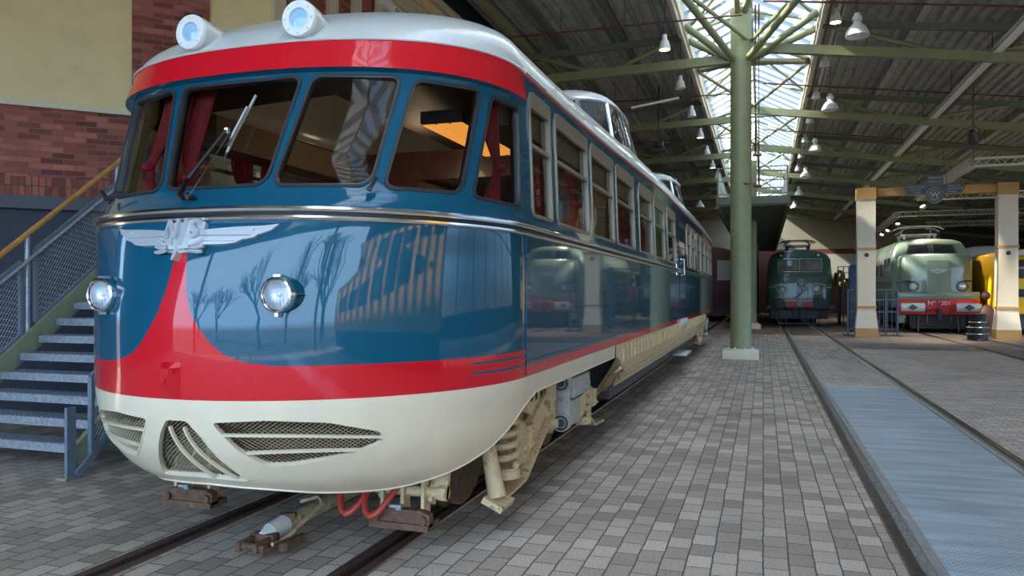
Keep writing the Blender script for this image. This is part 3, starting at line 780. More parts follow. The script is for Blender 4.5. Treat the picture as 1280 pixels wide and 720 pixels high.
def curtain(u0, u1, off, tie=2.42):
    mb = MB(); K = 26; rows = []
    for z in rng(2.16, 2.93, .05):
        pin = 1-.62*math.exp(-((z-tie)/.16)**2); row = []
        for i in range(K+1):
            t = i/K; uu = u1+(u0-u1)*t*pin if u1 > 0 else u1+(u0-u1)*t*pin
            row.append(P(S0, uu, z, off-.018*math.sin(t*PI*9)*(.5+.5*pin)))
        rows.append(row)
    mb.loft(rows, closed=False, cap=False); c = mb.build('curtain', M['curtain'], car, fixn=False)
    mb = MB(); pin = 1-.62
    mb.tube([P(S0, u1+(u0-u1)*t*pin, tie, off+.028) for t in rng(0, 1.05, .15)], .022, 6); mb.build('curtain_tie', M['tie'], c)
curtain(-R_(21.5), -R_(12.5), -.14, 2.32); curtain(R_(72), R_(84), -.12); curtain(-R_(72), -R_(84), -.12); curtain(-R_(24), -R_(33), -.12); 
for (a, b) in ((5.60, 5.35), (5.76, 6.0), (6.88, 6.6), (8.14, 7.9), (9.53, 9.25), (11.1, 10.85)):
    curtain(uY(b), uY(a), -.13); curtain(-uY(b), -uY(a), -.13)
# driver desk, seats, tables
mb = MB(); mb.loft([[P(S0, a, z, o_) for z, o_ in ((1.9, -.08), (2.12, -.08), (2.13, -.3), (1.9, -.35))] for a in rng(R_(-70), R_(70), .1)]); mb.build('driver_desk', M['wood'], car)
def seat(x, y, rot):
    mb = MB(); M3 = Matrix.Rotation(rot, 3, 'Z')
    def bx(c, d): mb.box(V(x, y, 0)+M3@V(*c), d, R=M3, bev=.04)
    bx((0, 0, 1.55), (.55, .55, .16)); bx((0, .25, 1.95), (.55, .14, .75)); bx((.28, 0, 1.72), (.08, .5, .1)); bx((-.28, 0, 1.72), (.08, .5, .1)); bx((0, 0, 1.3), (.3, .3, .36))
    mb.build('seat', M['seat'], car)
for (x, y, r) in ((-2.0, 5.8, 0), (-3.8, 5.7, 0), (-2.1, 8.0, 0), (-3.8, 8.0, 0), (-2.1, 9.6, 0), (-3.8, 9.6, 0), (-2.1, 11.3, 0), (-3.8, 11.3, 0), (-2.9, 5.3, PI)): seat(x, y, r)
mb = MB(); mb.b2(-2.2, -1.6, 7.15, 8.1, 1.15, 2.55); mb.build('cabin_cupboard', M['liner'], car)
mb = MB(); mb.b2(-2.2, -1.6, 7.1, 8.15, 2.55, 2.72); mb.build('cupboard_cornice', M['woodl'], car)
for y in (11.4, 14.6, 18.0, 22.0):
    mb = MB(); mb.b2(-4.3, -1.6, y, y+.05, 1.15, 3.0); mb.build('cabin_partition', M['wood'], car)
for y in (6.2, 9.0):
    l = bpy.data.lights.new('cabin_lamp', 'POINT'); l.energy = 4; l.color = (1, .72, .45); l.shadow_soft_size = .12
    lo = bpy.data.objects.new('cabin_lamp', l); col.objects.link(lo); lo.parent = car; lo.location = V(-2.9, y, 2.8)-car.location
# ------------------------------------------------ under the railcar
XR = XC+1.44
def bogie(Y0, mirror=False):
    """Y0: first axle"""
    A1, A2 = Y0, Y0+2.35
    def wheelset(y):
        mb = MB()
        for sg in (1, -1): mb.lathe([(.0, -.05), (.12, -.05), (.30, -.04), (.43, -.03), (.44, -.02), (.44, .05), (.47, .07), (.47, .09), (.43, .09), (.12, .05), (0, .05)], (XC+sg*.75, y, .45), (-sg, 0, 0), 32)
        mb.cyl((XC-.9, y, .45), (XC+.9, y, .45), .075)
        mb.build('wheelset', M['rust'], bg_)
    mb = MB()
    for sg in (1, -1):
        x = XC+sg*1.08
        mb.loft([[V(x+dx, y, z+dz) for dx, dz in ((-.05, -h), (.05, -h), (.05, h), (-.05, h))] for y, z, h in ((A1-.45, .62, .05), (A1, .72, .07), (A1+.6, .62, .09), ((A1+A2)/2, .58, .12), (A2-.6, .62, .09), (A2, .72, .07), (A2+.45, .62, .05))])
    mb.b2(XC-1.1, XC+1.1, (A1+A2)/2-.15, (A1+A2)/2+.15, .5, .72)
    for y in (A1-.42, A2+.42): mb.b2(XC-1.1, XC+1.1, y-.05, y+.05, .56, .68)
    bg_ = mb.build('bogie_frame', M['under'], car)
    wheelset(A1); wheelset(A2)
    def spring(x, y, z0, z1, r=.095, turns=4.5):
        mb = MB(); n = int(turns*14); mb.tube([(x+r*math.cos(2*PI*turns*i/n), y+r*math.sin(2*PI*turns*i/n), z0+(z1-z0)*i/n) for i in range(n+1)], .023, 8)
        s = mb.build('coil_spring', M['under'], bg_)
        mb = MB(); mb.lathe([(0, 0), (.125, 0), (.125, .05), (.10, .07), (0, .07)], (x, y, z0-.08), (0, 0, 1), 20); mb.build('spring_seat', M['under'], s)
    for sg in (1, -1):
        x = XC+sg*1.20
        for y in (A1, A2):
            spring(x, y-.34, .40, .76); spring(x, y+.34, .40, .76) if y == A2 and sg < 0 else None
            mb = MB(); mb.lathe([(.0, .085), (.16, .085), (.175, .07), (.175, 0), (.0, 0)], (x-sg*.05, y-.05, .50), (sg, 0, 0), 28)
            mb.b2(x-.10, x+.02, y-.24, y+.16, .36, .64, .02)
            for k in range(8):
                a = 2*PI*k/8+.3; mb.cyl((x+sg*.03, y-.05+.14*math.cos(a), .50+.14*math.sin(a)), (x+sg*.055, y-.05+.14*math.cos(a), .50+.14*math.sin(a)), .016, n=6)
            bx_ = mb.build('axle_box', M['under'], bg_)
            mb = MB(); mb.b2(x+.0, x+.06, y+.15, y+.24, .42, .60, .01); 
            for dz in (.46, .56): mb.cyl((x+.06, y+.195, dz), (x+.08, y+.195, dz), .014, n=6)
            mb.build('cover_plate', M['under'], bx_)
        # lower guard: sloping strap that rises to the frame centre
        for (a, z0, b, z1) in ((A1-.50, .22, A1-.05, .24), (A1-.05, .24, A1+.72, .60), (A2-.72, .60, A2+.05, .24), (A2+.05, .24, A2+.50, .22)):
            mb = MB(); mb.bar((x+.02, a, z0), (x+.02, b, z1), .14, .02); mb.build('equaliser_strap', M['under'], bg_)
        mb = MB(); mb.loft([[V(x+dx, y, z) for dx, z in ((-.03, z0), (.03, z0), (.03, z1), (-.03, z1))] for y, z0, z1 in ((A1+.10, .28, .50), (A1+.40, .42, .66), (A1+.75, .60, .80))])
        mb.build('radius_arm', M['under'], bg_)
        # wheel shield with a slanted tail
        mb = MB(); mb.cyl((x-.02, A1-.60, .60), (x+.05, A1-.60, .25), .05, .062, 12); mb.build('sand_pipe', M['under'], bg_)
        mb = MB(); mb.box((x+.05, A1-.58, .215), (.15, .26, .04), R=Matrix.Rotation(R_(24), 3, 'Y')); mb.build('guard_shoe', M['under'], bg_)
        mb = MB(); mb.box((x+.05, A1-.58, .185), (.12, .22, .02), R=Matrix.Rotation(R_(20), 3, 'Y')); mb.build('rubber_pad', M['rubber'], bg_)
        # bolster side: swing link, spring box, perforated bracket
        ym = (A1+A2)/2-.32
        mb = MB(); mb.prism([(ym-.65, .88), (ym-.10, .88), (ym-.10, .62), (ym-.30, .58), (ym-.60, .68)], lambda a, z, t, x=x, sg=sg: V(x-sg*t, a, z), .04)
        br_ = mb.build('bracket', M['under'], bg_)
        for k in range(3): mb = MB(); mb.lathe([(0, .002), (.032, .002)], (x+sg*.002, ym-.50+k*.14, .78), (sg, 0, 0), 14); mb.build('bracket_hole', M['black'], br_)
        mb = MB(); mb.prism([(ym-.16, .90), (ym+.02, .90), (ym-.02, .50), (ym-.12, .44), (ym-.20, .52)], lambda a, z, t, x=x, sg=sg: V(x+sg*(.03+t), a, z), .04); 
        mb.cyl((x+sg*.06, ym-.10, .52), (x+sg*.11, ym-.10, .52), .04, n=6); mb.build('hanger_plate', M['under'], bg_)
        mb = MB(); xl = x+sg*.10; mb.b2(xl-.06, xl+.06, ym+.10, ym+.16, .52, .85, .01)
        for z, y in ((.84, ym+.12), (.50, ym+.14)):
            mb.cyl((xl, ym+.05, z), (xl, ym+.17, z), .078, n=28)
        l_ = mb.build('swing_link', M['greyunder'], bg_)
        mb = MB()
        for z, y in ((.84, ym+.12), (.50, ym+.14)):
            mb.lathe([(.064, .0), (.064, .012), (.048, .012), (.046, .0)], (xl, ym+.05, z), (0, -1, 0), 28); mb.cyl((xl, ym+.06, z), (xl, ym+.02, z), .034, n=16)
        mb.build('link_pin', M['dark'], l_)
        mb = MB(); mb.b2(x-.05, x+.16, ym+.30, ym+.95, .68, .86, .015); mb.b2(x-.02, x+.14, ym+.25, ym+.60, .44, .66, .015)
        mb.b2(x-.03, x+.10, ym+.2, ym+.9, .86, .92, .01)
        mb.build('damper_box', M['greyunder'], bg_)
        mb = MB(); mb.loft([[V(x+dx, y, z) for dx, z in ((.0, z0), (.12, z0), (.12, z1), (.0, z1))] for y, z0, z1 in ((ym+.62, .42, .64), (ym+.85, .46, .66), (ym+.98, .56, .62))]); mb.build('chute', M['under'], bg_)
    for y in (A1-.62, ):
        pass
    return bg_
bogie(5.45); bogie(22.2)
# life guards / rail brushes ahead of the first wheels
for sg in (1, -1):
    x = XC+sg*.80
    mb = MB()
    for dx in (-.17, .17): mb.bar((x+dx, 4.55, .56), (x+dx, 4.40, .30), .03, .07)
    mb.cyl((x-.22, 4.42, .36), (x+.22, 4.42, .36), .035, n=14); mb.cyl((x+.22, 4.42, .36), (x+.27, 4.42, .36), .05, n=8)
    mb.bar((x+.22, 4.5, .62), (x+.22, 4.42, .32), .035, .10)
    g = mb.build('guard_bracket', M['under'], car)
    mb = MB(); mb.prism([(-.20, .17), (.20, .17), (.20, .25), (.14, .27), (-.12, .27), (-.20, .25)], lambda a, z, t, x=x: V(x+a, 4.30+t, z), .06); mb.b2(x-.20, x+.20, 4.28, 4.46, .15, .19)
    for dx in (-.16, .16): mb.cyl((x+dx, 4.28, .215), (x+dx, 4.31, .215), .028, n=8)
    mb.build('guard_block', M['rust'], g)
    mb = MB(); mb.cyl((x-.07, 4.30, .285), (x+.0, 4.30, .285), .013, n=8); mb.box((x+.0, 4.30, .285), (.035, .035, .03)); mb.build('sensor', M['galv'], g)
    for dx in (-.16, -.02, .12): mb = MB(); mb.prism([(-.05, .19), (.05, .19), (.05, .42), (.02, .50), (-.04, .46)], lambda a, z, t, x=x, dx=dx: V(x+dx+t, 4.40+a, z), .022); mb.build('guard_lug', M['under'] if dx else M['rust'], g)
# equipment skirt between the bogies
ya, yb = 8.15, 21.55
mb = MB(); ys = [ya, ya+.02, (ya+yb)/2, yb]
def prof(y):
    k = smooth01((y-ya)/1.1)*smooth01((yb-y)/1.1); zb = .93-.63*k
    out = [(XR+.004, 1.05), (XR+.004, .80 if zb < .8 else zb)]
    for t in (0.2, .4, .6, .8, 1.0):
        z = .80+(zb-.80)*t if zb < .8 else zb
        out.append((XR-.50*(t**1.6)*k, z))
    return out
for sg in (1, -1):
    rows = [[V(XC+sg*(x-XC), y, z) for x, z in prof(y)] for y in rng(ya, yb, .18)]
    mb.loft(rows, closed=False, cap=False)
sk = mb.build('equipment_skirt', M['under'], car, fixn=False)
mb = MB(); mb.b2(XC-1.2, XC+1.2, ya+.9, yb-.9, .34, 1.0); mb.build('equipment_case', M['dark'], sk)
for k in range(48):
    y = ya+.45+k*.27
    mb = MB(); mb.box((XR+.014, y, .93), (.018, .045 if k % 3 else .10, .17)); mb.build('louvre_rib', M['under'], sk)
for t in (.25, .45, .62, .8, .97):
    mb = MB(); mb.tube([V(prof(y)[0][0], y, 0)*0+V(XR-.50*(t**1.6)*smooth01((y-ya)/1.1)*smooth01((yb-y)/1.1)+.012, y, .80-.50*t*smooth01((y-ya)/1.1)*smooth01((yb-y)/1.1)-(0)) for y in rng(ya+.25, yb-.25, .25)], .016, 8)
    mb.build('conduit', M['under'], sk)
mb = MB(); mb.b2(XR-.15, XR+.12, 14.9, 15.9, .40, .45, .01); mb.build('step_board', M['galv'], sk)
mb = MB(); mb.b2(XR-.1, XR+.05, 14.8, 16.0, .98, 1.10, .01); mb.build('door_step', M['panel'], sk)
mb = MB(); mb.b2(XC-1.3, XC+1.3, 4.6, 25.6, .96, 1.10); mb.build('underframe', M['dark'], car)
# brake hoses under the nose
mb = MB()
for x, dy in ((-2.62, 0), (-2.45, .05)):
    mb.tube([(x-.02+.36*t, 4.55-.35*math.sin(PI*t), .60-.36*math.sin(PI*t)) for t in rng(0, 1, .08)], .020, 8)
mb.build('brake_hose', pmat('red_hose', (.45, .05, .03), .5), car)
# tow bar lying on the track
tb = MB(); tb.cyl((-2.93, 4.20, .115), (-2.80, 5.45, .20), .05, n=18)
tbo = tb.build('tow_bar', M['rustbar']); tag(tbo, 'rusty cream tow bar with forked end lying under the railcar nose', 'tow bar')
mb = MB(); mb.cyl((-2.94, 4.10, .105), (-2.925, 4.24, .12), .058, .062, n=16); mb.cyl((-2.945, 4.03, .10), (-2.94, 4.10, .105), .03, .055); mb.build('white_collar', M['panel'], tbo)
mb = MB()
for dx in (-.06, .06): mb.bar((-2.95+dx, 3.88, .075), (-2.94+dx, 4.08, .085), .03, .06, bev=.008)
mb.b2(-3.03, -2.86, 4.02, 4.10, .05, .12, .01); mb.cyl((-3.04, 3.92, .075), (-2.84, 3.92, .075), .022, n=10); mb.build('fork_end', M['rust'], tbo)
mb = MB(); mb.tube([(-2.82, 3.96, .09), (-2.80, 4.1, .10), (-2.76, 4.42, .22), (-2.84, 4.50, .24), (-2.93, 4.42, .22)], .013, 8); mb.build('handle', M['rustbar'], tbo)
mb = MB(); mb.bar((-2.86, 3.90, .05), (-2.78, 4.25, .06), .04, .035); mb.cyl((-2.78, 4.02, .04), (-2.78, 4.02, .09), .03, n=10); mb.bar((-2.98, 4.26, .16), (-2.88, 4.30, .165), .05, .04); mb.build('catch', M['rust'], tbo)

# ------------------------------------------------------------ ground
def mpave(name, c1, c2, c3, bw, rh, rot): return brickmat(name, c1, c2, (.085, .075, .068), bw, rh, .005, rot=rot, c3=c3, rough=.75, bump=.5, var=.3, spec=.35)
pvA = mpave('grey_pavers', (.31, .245, .195), (.55, .45, .365), (.425, .345, .28), .21, .145, (0, 0, PI/2))
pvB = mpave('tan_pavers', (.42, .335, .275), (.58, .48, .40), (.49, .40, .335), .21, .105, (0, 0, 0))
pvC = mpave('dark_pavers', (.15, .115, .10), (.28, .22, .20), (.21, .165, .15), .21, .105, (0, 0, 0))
YN, YX = -8.0, 64.0
tracks = {'main': XC, 'middle': 1.59, 'right': 6.65, 'far': 9.8}
def slabs():
    ed = []
    for c in tracks.values(): ed += [(c-.80, c-.58), (c+.58, c+.80)]
    ed.sort(); xs = [(-14.0, ed[0][0])]+[(ed[i][1], ed[i+1][0]) for i in range(len(ed)-1)]+[(ed[-1][1], 19.0)]
    return xs, ed
xs, ed = slabs()
mb = MB()
for x0, x1 in xs:
    segs_ = []
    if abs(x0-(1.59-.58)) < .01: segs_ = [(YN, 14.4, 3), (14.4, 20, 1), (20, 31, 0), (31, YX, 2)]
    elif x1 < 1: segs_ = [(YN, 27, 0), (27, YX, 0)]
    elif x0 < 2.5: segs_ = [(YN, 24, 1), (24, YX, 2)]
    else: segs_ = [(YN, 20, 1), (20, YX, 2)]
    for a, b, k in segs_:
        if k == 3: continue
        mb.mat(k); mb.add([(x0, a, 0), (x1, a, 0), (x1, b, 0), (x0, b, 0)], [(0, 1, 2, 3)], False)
for x0, x1 in ed:
    if abs((x0+x1)/2-1.59) < 1: mb.mat(4); mb.add([(x0, YN, -.012), (x1, YN, -.012), (x1, YX, -.012), (x0, YX, -.012)], [(0, 1, 2, 3)], False); continue
    mb.mat(3); mb.add([(x0, YN, -.06), (x1, YN, -.06), (x1, YX, -.06), (x0, YX, -.06)], [(0, 1, 2, 3)], False)
mb.mat(3); mb.add([(1.0, YN, -.3), (2.2, YN, -.3), (2.2, 14.4, -.3), (1.0, 14.4, -.3)], [(0, 1, 2, 3)], False)
fl = mb.build('floor', [pvA, pvB, pvC, M['groove'], M['rubble']], fixn=False); tag(fl, kind='structure')
mb = MB(); mb.add([(-60, -80, -.05), (60, -80, -.05), (60, YN, -.05), (-60, YN, -.05)], [(0, 1, 2, 3)], False); g_ = mb.build('ground', M['ground'], fixn=False); tag(g_, kind='structure')
rn = {'main': 'track under the railcar', 'middle': 'track beside the blue grating', 'right': 'track of the turquoise locomotive', 'far': 'track at the far right'}
for k, c in tracks.items():
    for sg, sd in ((-1, 'left'), (1, 'right')):
        mb = MB()
        a, b = sorted((c+sg*.715, c+sg*.785)); mb.b2(a, b, YN, YX, -.06, .006, 0)
        r = mb.build('rail', M['railbrown'] if k != 'middle' else M['rail']); tag(r, '%s rail of the %s' % (sd, rn[k]), 'rail', 'rails set in the paving')
        a, b = sorted((c+sg*.585, c+sg*.645)); mb = MB(); mb.b2(a, b, YN, YX, -.06, .008, 0)
        mb.build('guard_rail', M['railtop'] if k == 'middle' else M['railbrown'], r)
# ribbed steel cover plates between the middle rails
def platemat():
    m = pmat('ribbed_plate', (.34, .42, .50), .38, metal=.25); nt = m.node_tree; b = nt.nodes['Principled BSDF']; L = nt.links.new
    t = nt.nodes.new('ShaderNodeTexCoord'); br = nt.nodes.new('ShaderNodeTexBrick'); br.offset = .5
    br.inputs['Scale'].default_value = 1; br.inputs['Brick Width'].default_value = .05; br.inputs['Row Height'].default_value = .026; br.inputs['Mortar Size'].default_value = .009; br.inputs['Mortar Smooth'].default_value = .6
    mp = nt.nodes.new('ShaderNodeMapping'); mp.inputs['Rotation'].default_value = (0, 0, R_(0)); L(t.outputs['Object'], mp.inputs[0]); L(mp.outputs[0], br.inputs['Vector'])
    iv = nt.nodes.new('ShaderNodeMath'); iv.operation = 'SUBTRACT'; iv.inputs[0].default_value = 1; L(br.outputs['Fac'], iv.inputs[1])
    bp = nt.nodes.new('ShaderNodeBump'); bp.inputs['Strength'].default_value = .6; bp.inputs['Distance'].default_value = .004; L(iv.outputs[0], bp.inputs['Height']); L(bp.outputs[0], b.inputs['Normal'])
    n = nt.nodes.new('ShaderNodeTexNoise'); n.inputs['Scale'].default_value = 2.2; n.inputs['Detail'].default_value = 5; m2 = nt.nodes.new('ShaderNodeMapping'); m2.inputs['Scale'].default_value = (.5, 3, 1); L(t.outputs['Object'], m2.inputs[0]); L(m2.outputs[0], n.inputs['Vector'])
    r = nt.nodes.new('ShaderNodeValToRGB'); r.color_ramp.elements[0].position = .35; r.color_ramp.elements[0].color = (.42, .50, .56, 1); r.color_ramp.elements[1].position = .7; r.color_ramp.elements[1].color = (.70, .80, .88, 1); L(n.outputs[0], r.inputs[0])  # blue of the reflected sky put into the plate's base colour
    mx = nt.nodes.new('ShaderNodeMix'); mx.data_type = 'RGBA'; mx.blend_type = 'MULTIPLY'; mx.inputs[0].default_value = .35; L(r.outputs[0], mx.inputs[6]); L(iv.outputs[0], mx.inputs[7]); L(mx.outputs[2], b.inputs['Base Color'])
    return m
mb = MB(); mb.b2(1.01, 2.17, YN, 14.3, -.03, .004); p_ = mb.build('cover_plate', platemat()); tag(p_, 'long blue-grey ribbed steel cover plate lying between the middle rails', 'floor plate')
mb = MB(); mb.b2(1.01, 2.17, 14.3, 14.4, -.03, .006); mb.build('end_strip', M['concrete'], p_)
# ------------------------------------------------------------ building shell
def wall_local(name, p0, p1, parts, kind='structure'):
    """vertical wall from p0 to p1; parts: (s0, s1, z0, z1, thickness, material)"""
    a = V(*p0, 0); b = V(*p1, 0); L = (b-a).length; rz = math.atan2(b.y-a.y, b.x-a.x)
    mats = []; mb = MB()
    for s0, s1, z0, z1, t, m in parts:
        if m not in mats: mats.append(m)
        mb.mat(mats.index(m)); s1 = L if s1 is None else s1
        mb.b2(s0, s1, -t, .15, z0, z1)
    o = mb.build(name, mats, fixn=False); o.location = a; o.rotation_euler = (0, 0, rz)
    if kind: o['kind'] = kind
    return o
# 45 degree wing of the old station facade, left
q0 = (-13.0, 3.56); q1 = (-8.2, 8.36); q2 = (-7.5, 9.06); q3 = (-6.9, 9.66)
L1 = math.hypot(4.8, 4.8)
wall_local('wall_left_wing', q0, q1, [(0, L1, 3.12, 12, .0, M['brick']), (0, L1, 2.87, 3.12, .0, M['soldier']), (0, L1, 2.70, 2.87, .05, M['greyband']), (0, L1, 0, 2.70, -.05, M['navy']),
    (0, L1, 4.10, 12, .035, M['beige'])])
wall_local('trim_1', q0, q1, [(0, L1, 4.02, 4.10, .06, M['stone'])])
wall_local('wall_left_pier', q1, q2, [(0, None, 0, 12, .05, M['brick'])])
wall_local('wall_left_bay', q2, q3, [(0, None, 0, 12, 0, M['beige'])])
# long facade parallel to the tracks, brick panels in beige frames, cornice
parts = [(0, None, 0, 7.4, 0, M['brick']), (0, None, 7.75, 7.95, .14, M['stone']), (0, None, 7.95, 8.12, .22, M['stone']), (0, None, 7.4, 7.75, .05, M['stone'])]
LF = 54.0; LC = 11.0
wl = wall_local('wall_left', q3, (-6.9, 9.66+LF), [(0, LC, 0, 7.3, 0, M['brick']), (0, LC, 7.3, 7.62, .06, M['stone']), (0, LC, 7.62, 7.85, .10, M['beige']), (0, LC, 7.85, 8.0, .22, M['stone']), (0, LC, 8.0, 8.12, .12, M['stone']),
    (LC, LF, 0, 8.1, 0, M['brown']), (0, LF, 8.12, 12, -.1, M['darkwall'])]+
    [(x, x+.28, 4.2, 7.3, .07, M['stone']) for x in (0.0, 1.5, 2.3, 3.1, 4.6, 5.2, 6.6, 8.0, 9.6, 10.7)]+[(0, LC, 4.2, 4.4, .08, M['stone']), (3.1, 5.2, 6.1, 7.3, .03, M['beige'])])
# small station sign hanging out over the platform
mb = MB(); t_ = thing('name_board', (-6.8, 13.4, 7.05), 'slanted white station board with dark digits fixed high on the facade above the railcar roof', 'sign')
# ---- rear and side walls
mb = MB()
mats = [M['upwall'], M['brown'], M['panel'], M['darkwall']]
mb.mat(0).b2(-6.9, 12.5, 64.0, 64.2, 5.0, 9.5); mb.mat(3).b2(12.5, 19.2, 64, 64.2, 4.4, 9.5); mb.mat(1).b2(-6.9, 19.2, 64.0, 64.2, 0, 5.0)
wb = mb.build('wall_back', mats, fixn=False); wb['kind'] = 'structure'
for i, (x0, x1) in enumerate(((2.6, 7.6), (9.0, 12.0), (-6.0, -3.0))):
    mb = MB(); mb.b2(x0, x1, 63.9, 63.99, 2.7, 4.6); o = mb.build('display_panel', M['panel']); tag(o, ['large blank white panel on the rear wall behind the dark green locomotive', 'blank white panel on the rear wall behind the turquoise locomotive', 'blank white panel on the rear wall at the far left'][i], 'panel')
# open front of the hall behind the viewpoint, left side wall with a gap
mb = MB(); mb.b2(-13.2, -13.0, YN, 2.1, 0, 10.6); mb.b2(-13.2, -13.0, 2.7, 3.8, 0, 10.6); mb.b2(-13.2, -13, 2.1, 2.7, 5, 10.6); o = mb.build('wall_left_side', M['navy'], fixn=False); o['kind'] = 'structure'  # unseen wall, gap shaped for the bright streak mirrored in the nose
mb = MB(); mb.b2(-13.2, 19.2, YN-.1, YN+.1, 7.6, 10.6)
for x in (-9.0, 5.2, 12.0): mb.b2(x-.15, x+.15, YN-.1, YN+.1, 0, 7.6)
mb.b2(12.15, 19.2, YN-.1, YN+.1, 0, 7.6)  # closed right end of the unseen front, added to cut daylight
o = mb.build('wall_front', M['green'], fixn=False); o['kind'] = 'structure'
mb = MB(); mb.b2(19.0, 19.2, 36, 64.2, 0, 9.5); mb.b2(19.0, 19.2, YN, 36, 0, .8); mb.b2(19.0, 19.2, YN, 36, 5.6, 9.5)  # unseen wall, tall openings added to let daylight onto the floor
for y in rng(YN, 36, 4.4): mb.b2(19.0, 19.2, y-.1, y+.1, .8, 5.6)
mb.b2(19.0, 19.1, YN, 36, 3.1, 3.2); o = mb.build('wall_right', M['darkwall'], fixn=False); o['kind'] = 'structure'
# ---- roof: corrugated decks either side of the glazed ridge
XL, XRt, ZE = -1.91, 1.31, 8.30
def zroof(x): return ZE-.03*(XL-x) if x <= XL else (ZE-.13*(x-XRt) if x >= XRt else ZE)
Y0R, Y1R = YN, 64.0
def deck(name, xa, xb):
    mb = MB(); pr = []; x = xa; p = .26
    while x < xb-.01:
        for dx, dz in ((0, 0), (.09, 0), (.115, .07), (.205, .07), (.23, 0)):
            if x+dx <= xb: pr.append((x+dx, zroof(x+dx)+dz))
        x += p
    pr.append((xb, zroof(xb)))
    n = len(pr); A = [V(a, Y0R, z) for a, z in pr]; B = [V(a, Y1R, z) for a, z in pr]
    mb.add(A+B, [(i, n+i, n+i+1, i+1) for i in range(n-1)], False)
    A2 = [V(a, Y0R, zroof(a)+.25) for a, z in pr]; B2 = [V(a, Y1R, zroof(a)+.25) for a, z in pr]
    mb.add(A2+B2, [(i, i+1, n+i+1, n+i) for i in range(n-1)], False)
    o = mb.build(name, M['deck'], fixn=False); o['kind'] = 'structure'; return o
deck('ceiling_left', -6.0, XL); deck('ceiling_right', XRt, 19.0)
mb = MB(); mb.b2(-13.2, -6.0, YN, 64.0, 10.6, 10.8); o = mb.build('ceiling_side', M['darkwall'], fixn=False); o['kind'] = 'structure'
mb = MB(); mb.b2(-6.12, -5.98, YN, 64.0, 7.95, 10.6); o = mb.build('trim_2', M['darkwall'], fixn=False); o['kind'] = 'structure'
mb = MB(); mb.b2(-6.05, -5.85, YN, 64.0, 7.95, 8.25); o = mb.build('eaves_beam', M['green']); tag(o, 'long olive eaves girder along the left edge of the hall roof', 'beam')
# purlins
PUR = [-5.0, -3.4] + [3.4, 5.6, 7.8, 10.0, 12.2, 14.4]
for i, x in enumerate(PUR):
    mb = MB(); z = zroof(x); mb.b2(x-.05, x+.05, Y0R, Y1R, z-.20, z-.02); mb.b2(x-.09, x+.09, Y0R, Y1R, z-.22, z-.20)
    o = mb.build('purlin', M['dgreen'] if x < 0 else M['deck']); tag(o, 'long roof purlin under the corrugated deck, number %d counted from the left wall' % (i+1), 'purlin', 'roof purlins')
# thin tie rods running with the purlins on the left
for i, x in enumerate((-5.6, -4.6, -4.1, -3.7, -2.9, -2.4)):
    mb = MB(); mb.cyl((x, Y0R, zroof(x)-.06), (x, Y1R, zroof(x)-.06), .014, n=6); o = mb.build('ceiling_rod', M['green']); tag(o, 'thin rod along the left roof deck, number %d from the left wall' % (i+1), 'rod', 'ceiling rods')
# cable tray on the right, running to the back
mb = MB(); xt = 4.95; zt = 6.95
mb.b2(xt-.11, xt-.10, 10, 62, zt, zt+.10); mb.b2(xt+.10, xt+.11, 10, 62, zt, zt+.10); mb.b2(xt-.11, xt+.11, 10, 62, zt, zt+.012)
ct = mb.build('cable_tray', M['white']); tag(ct, 'long pale cable tray hanging under the right roof deck', 'cable tray')
mb = MB()
for dx in (-.06, 0, .06): mb.cyl((xt+.2+dx, 10, zt+.1), (xt+.2+dx, 62, zt+.1), .018, n=6)
mb.build('cable', M['pipe'], ct)
mb = MB()
for y in rng(12, 60, 4): mb.cyl((xt, y, zt), (xt, y, zroof(xt)), .01, n=6)
mb.build('hanger', M['dark'], ct)
# ridge glazing
YB = [-.95, 5.9, 12.75, 19.65, 26.5, 33.35, 40.2, 47.05, 53.9, 60.75]
XM = (XL+XRt)/2; ZR = ZE+.85
def translm():
    m = bpy.data.materials.new('white_glazing'); m.use_nodes = True; nt = m.node_tree; nt.nodes.clear(); L = nt.links.new
    o = nt.nodes.new('ShaderNodeOutputMaterial'); a = nt.nodes.new('ShaderNodeBsdfTranslucent'); d = nt.nodes.new('ShaderNodeBsdfDiffuse'); mx = nt.nodes.new('ShaderNodeMixShader')
    a.inputs[0].default_value = (.95, .95, .93, 1); d.inputs[0].default_value = (.85, .85, .84, 1); mx.inputs[0].default_value = .25
    L(a.outputs[0], mx.inputs[1]); L(d.outputs[0], mx.inputs[2]); L(mx.outputs[0], o.inputs[0]); return m
M['slat'] = translm()
sk = thing('skylight', (XM, 19, ZE), 'long glazed ridge skylight with white and clear bands down the middle of the roof', 'skylight')
for sg, xe in ((-1, XL), (1, XRt)):
    mb = MB(); mb.b2(xe-.09, xe+.09, Y0R, Y1R, ZE-.32, ZE+.06); mb.b2(xe-.03*sg-.03, xe-.03*sg+.03, Y0R, Y1R, ZE-.5, ZE-.32); mb.build('edge_beam', M['green'] if 0 else M['pillar'], sk)
    mb = MB(); y = Y0R
    while y < 62:
        mb.add([(xe, y, ZE), (XM, y, ZR), (XM, y+.42, ZR), (xe, y+.42, ZE)], [(0, 1, 2, 3)], False); y += .80
    mb.build('white_band', M['slat'], sk, fixn=False)
    mb = MB(); mb.add([(xe, Y0R, ZE+.03), (XM, Y0R, ZR+.03), (XM, Y1R, ZR+.03), (xe, Y1R, ZE+.03)], [(0, 1, 2, 3)], False)
    mb.build('clear_glazing', M['glass'], sk, fixn=False)
mb = MB(); mb.cyl((XM, Y0R, ZR-.05), (XM, Y1R, ZR-.05), .045, n=10); mb.build('ridge_tube', M['green'], sk)
